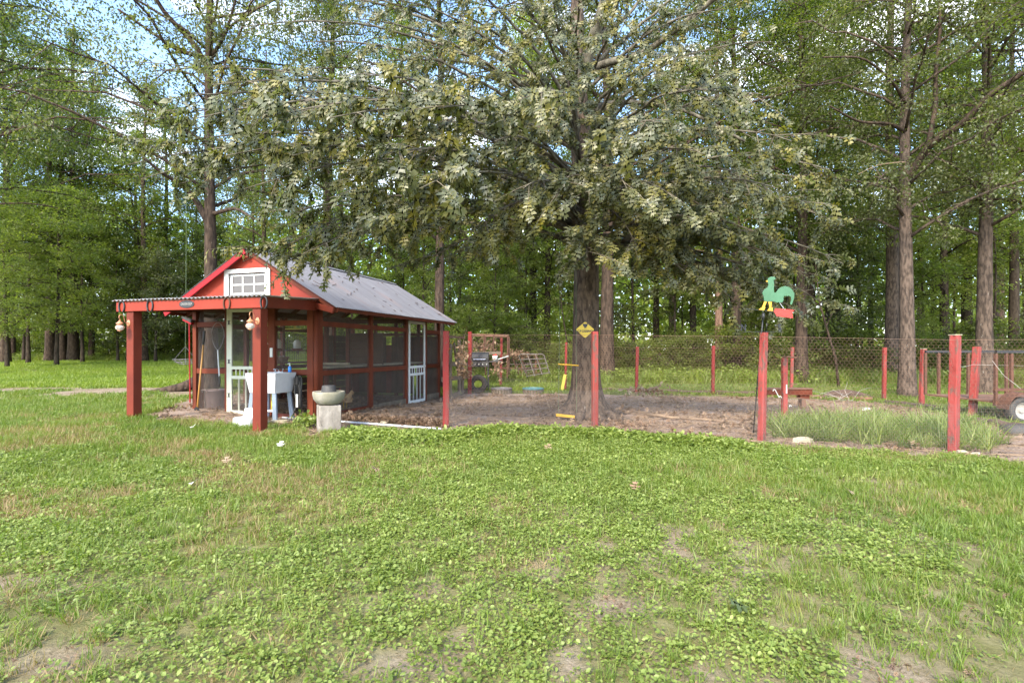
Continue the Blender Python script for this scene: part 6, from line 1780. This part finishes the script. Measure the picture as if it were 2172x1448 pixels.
# tall weeds at the wood edge
tallP = [proto_grass(80 + i, 50, .28, .42, .8, .35, 'grass_bright' if i == 0 else 'grass_long') for i in range(3)] + [proto_weed(90 + i, 40, .3, .6, .09, 'weed') for i in range(2)]
X = rg.uniform(-3, 30, 5200); Y = rg.uniform(20.5, 30, 5200); k = np.abs(X) < Y * 1.05 + 2; X, Y = X[k], Y[k]
make_scatter('tall_weeds', 'tall uncut grass and weeds along the wood edge behind the run', 'weeds', X, Y, .6, 1.3, tallP)
X = rg.uniform(-46, 2, 2600); Y = rg.uniform(42.3, 50, 2600)
make_scatter('wood_floor_plants', 'low plants on the shaded wood floor beyond the left lawn', 'undergrowth', X, Y, .6, 1.4, tallP)
# long grass clumps inside the fence on the right
longP = [proto_grass(100 + i, 60, .13, .34, .6, 1.1, 'grass_long') for i in range(3)]
poly = world_poly([(1632, 925), (1640, 905), (1720, 895), (1850, 892), (1990, 900), (2110, 925), (2140, 950), (2050, 956), (1900, 948), (1760, 938)])
X = rg.uniform(3, 8, 4000); Y = rg.uniform(6, 10, 4000); k = in_poly(X, Y, poly); X, Y = X[k][:260], Y[k][:260]
make_scatter('long_grass', 'long arching grass clump inside the fence between the two right posts', 'grass', X, Y, .55, 1.25, longP)
# leaf litter
def curl(seed, m):
    r = np.random.default_rng(seed); n = 7
    P = r.normal(size=(n, 3)) * (.09, .09, .004) + (0, 0, .012); T_ = r.normal(size=(n, 3)) * (1, 1, .35); N_ = r.normal(size=(n, 3)) * .5 + (0, 0, 1)
    sh = (OAKL[0], OAKL[1], OAKL[2] * -.6)
    V_, F_, t = leaves(P, T_, N_, .10 * (.5 + .6 * r.random(n)), sh, r)
    return np_mesh('litter_sprig', V_, F_, M[m], {'tint': t})
litP = [curl(i, 'dead_leaf') for i in range(4)]; litD = [curl(10 + i, 'dead_leaf_dark') for i in range(4)]
X = rg.uniform(-7, 10, 9000); Y = rg.uniform(6, 16.5, 9000); k = in_pen(X, Y) & (rg.random(9000) < .12 + .6 * sst(.5, .66, fbm(X, Y, 1.0, 91))); X, Y = X[k], Y[k]
make_scatter('leaf_litter', 'scattered dry oak leaves over the dirt of the run', 'leaf litter', X, Y, .45, 1.0, litP + litD, .2)
A = at(728, 893); B = at(930, 905); n = 420; f = rg.random(n)
X = A.x + (B.x - A.x) * f + rg.normal(size=n) * .06; Y = A.y + (B.y - A.y) * f + rg.normal(size=n) * .14 + .12
make_scatter('leaf_pile', 'dark drift of dead leaves along the coop side and white pipe', 'leaf litter', X, Y, .6, 1.0, litD + litD[:2] + litP[:1], .35, zs=1.3)
# twig litter
def twigs(seed):
    m_ = MB(); r = random.Random(seed)
    for i in range(5):
        a = r.random() * 6.28; l = r.uniform(.05, .16); x, y = r.uniform(-.12, .12), r.uniform(-.12, .12)
        m_.bar((x, y, .008), (x + cos(a) * l, y + sin(a) * l, .012), .005, .005)
    me = bpy.data.meshes.new('twig_sprig'); me.from_pydata(m_.v, [], m_.f); me.materials.append(M['stick']); return me
X = rg.uniform(-6, 10, 5200); Y = rg.uniform(6, 16, 5200); k = in_pen(X, Y); X, Y = X[k], Y[k]
make_scatter('twig_litter', 'small dead twigs strewn over the dirt of the run', 'twigs', X, Y, .6, 1.6, [twigs(i) for i in range(3)], .05)
X, Y = sample(4200, 1.75, 8); k = keep_mask(X, Y) & (rg.random(4200) < .12 + .9 * bare(X, Y)); X, Y = X[k], Y[k]
make_scatter('lawn_debris', 'crumbs of dead leaf and bark on the bare spots of the lawn', 'debris', X, Y, .10, .30, litP + litD + [twigs(9)], .25)
# a few single fallen leaves on the lawn
lone = [(402, 912, 'pale curled dead leaf in the grass below the left porch post'), (480, 990, 'pale dry leaf on the lawn below the porch'), (535, 988, 'small dark dead leaf beside the pale one below the porch'), (400, 1036, 'white bleached leaf in the yellowed grass at left'),
        (592, 954, 'tiny white leaf on the lawn in front of the right porch post'), (808, 1005, 'black and white curled leaf on the lawn in the middle'), (1078, 1013, 'dark curled leaf on the lawn below the oak'), (1348, 1050, 'pale pink curled leaf on the lawn right of centre'),
        (1811, 1054, 'reddish curled dead leaf on the lawn at the right'), (967, 969, 'pale leaf on the weeds near the run edge'), (1158, 960, 'grey twig like leaf on the weeds below the oak'), (1590, 1308, 'dark green fallen leaf low on the lawn at the right')]
for i, (px, py, lb) in enumerate(lone):
    p = at(px, py); r = np.random.default_rng(i)
    V_, F_, t = leaves(np.array([[0, 0, .05]]), np.array([[cos(i * 2), sin(i * 2), .12]]), np.array([[.2, -.4, 1]]), np.array([.11]), (OAKL[0] * (1, 1), OAKL[1], OAKL[2] * -.8), r)
    m_ = M['dead_leaf'] if i not in (2, 6, 11) else M['leaf_dark']
    if i in (3, 4, 0): m_ = M['paper']
    me = np_mesh('fallen_leaf', V_, F_, m_, {'tint': t * 0 + .9})
    tag(mobj('fallen_leaf', me, loc=(p.x, p.y, p.z)), lb, 'leaf')
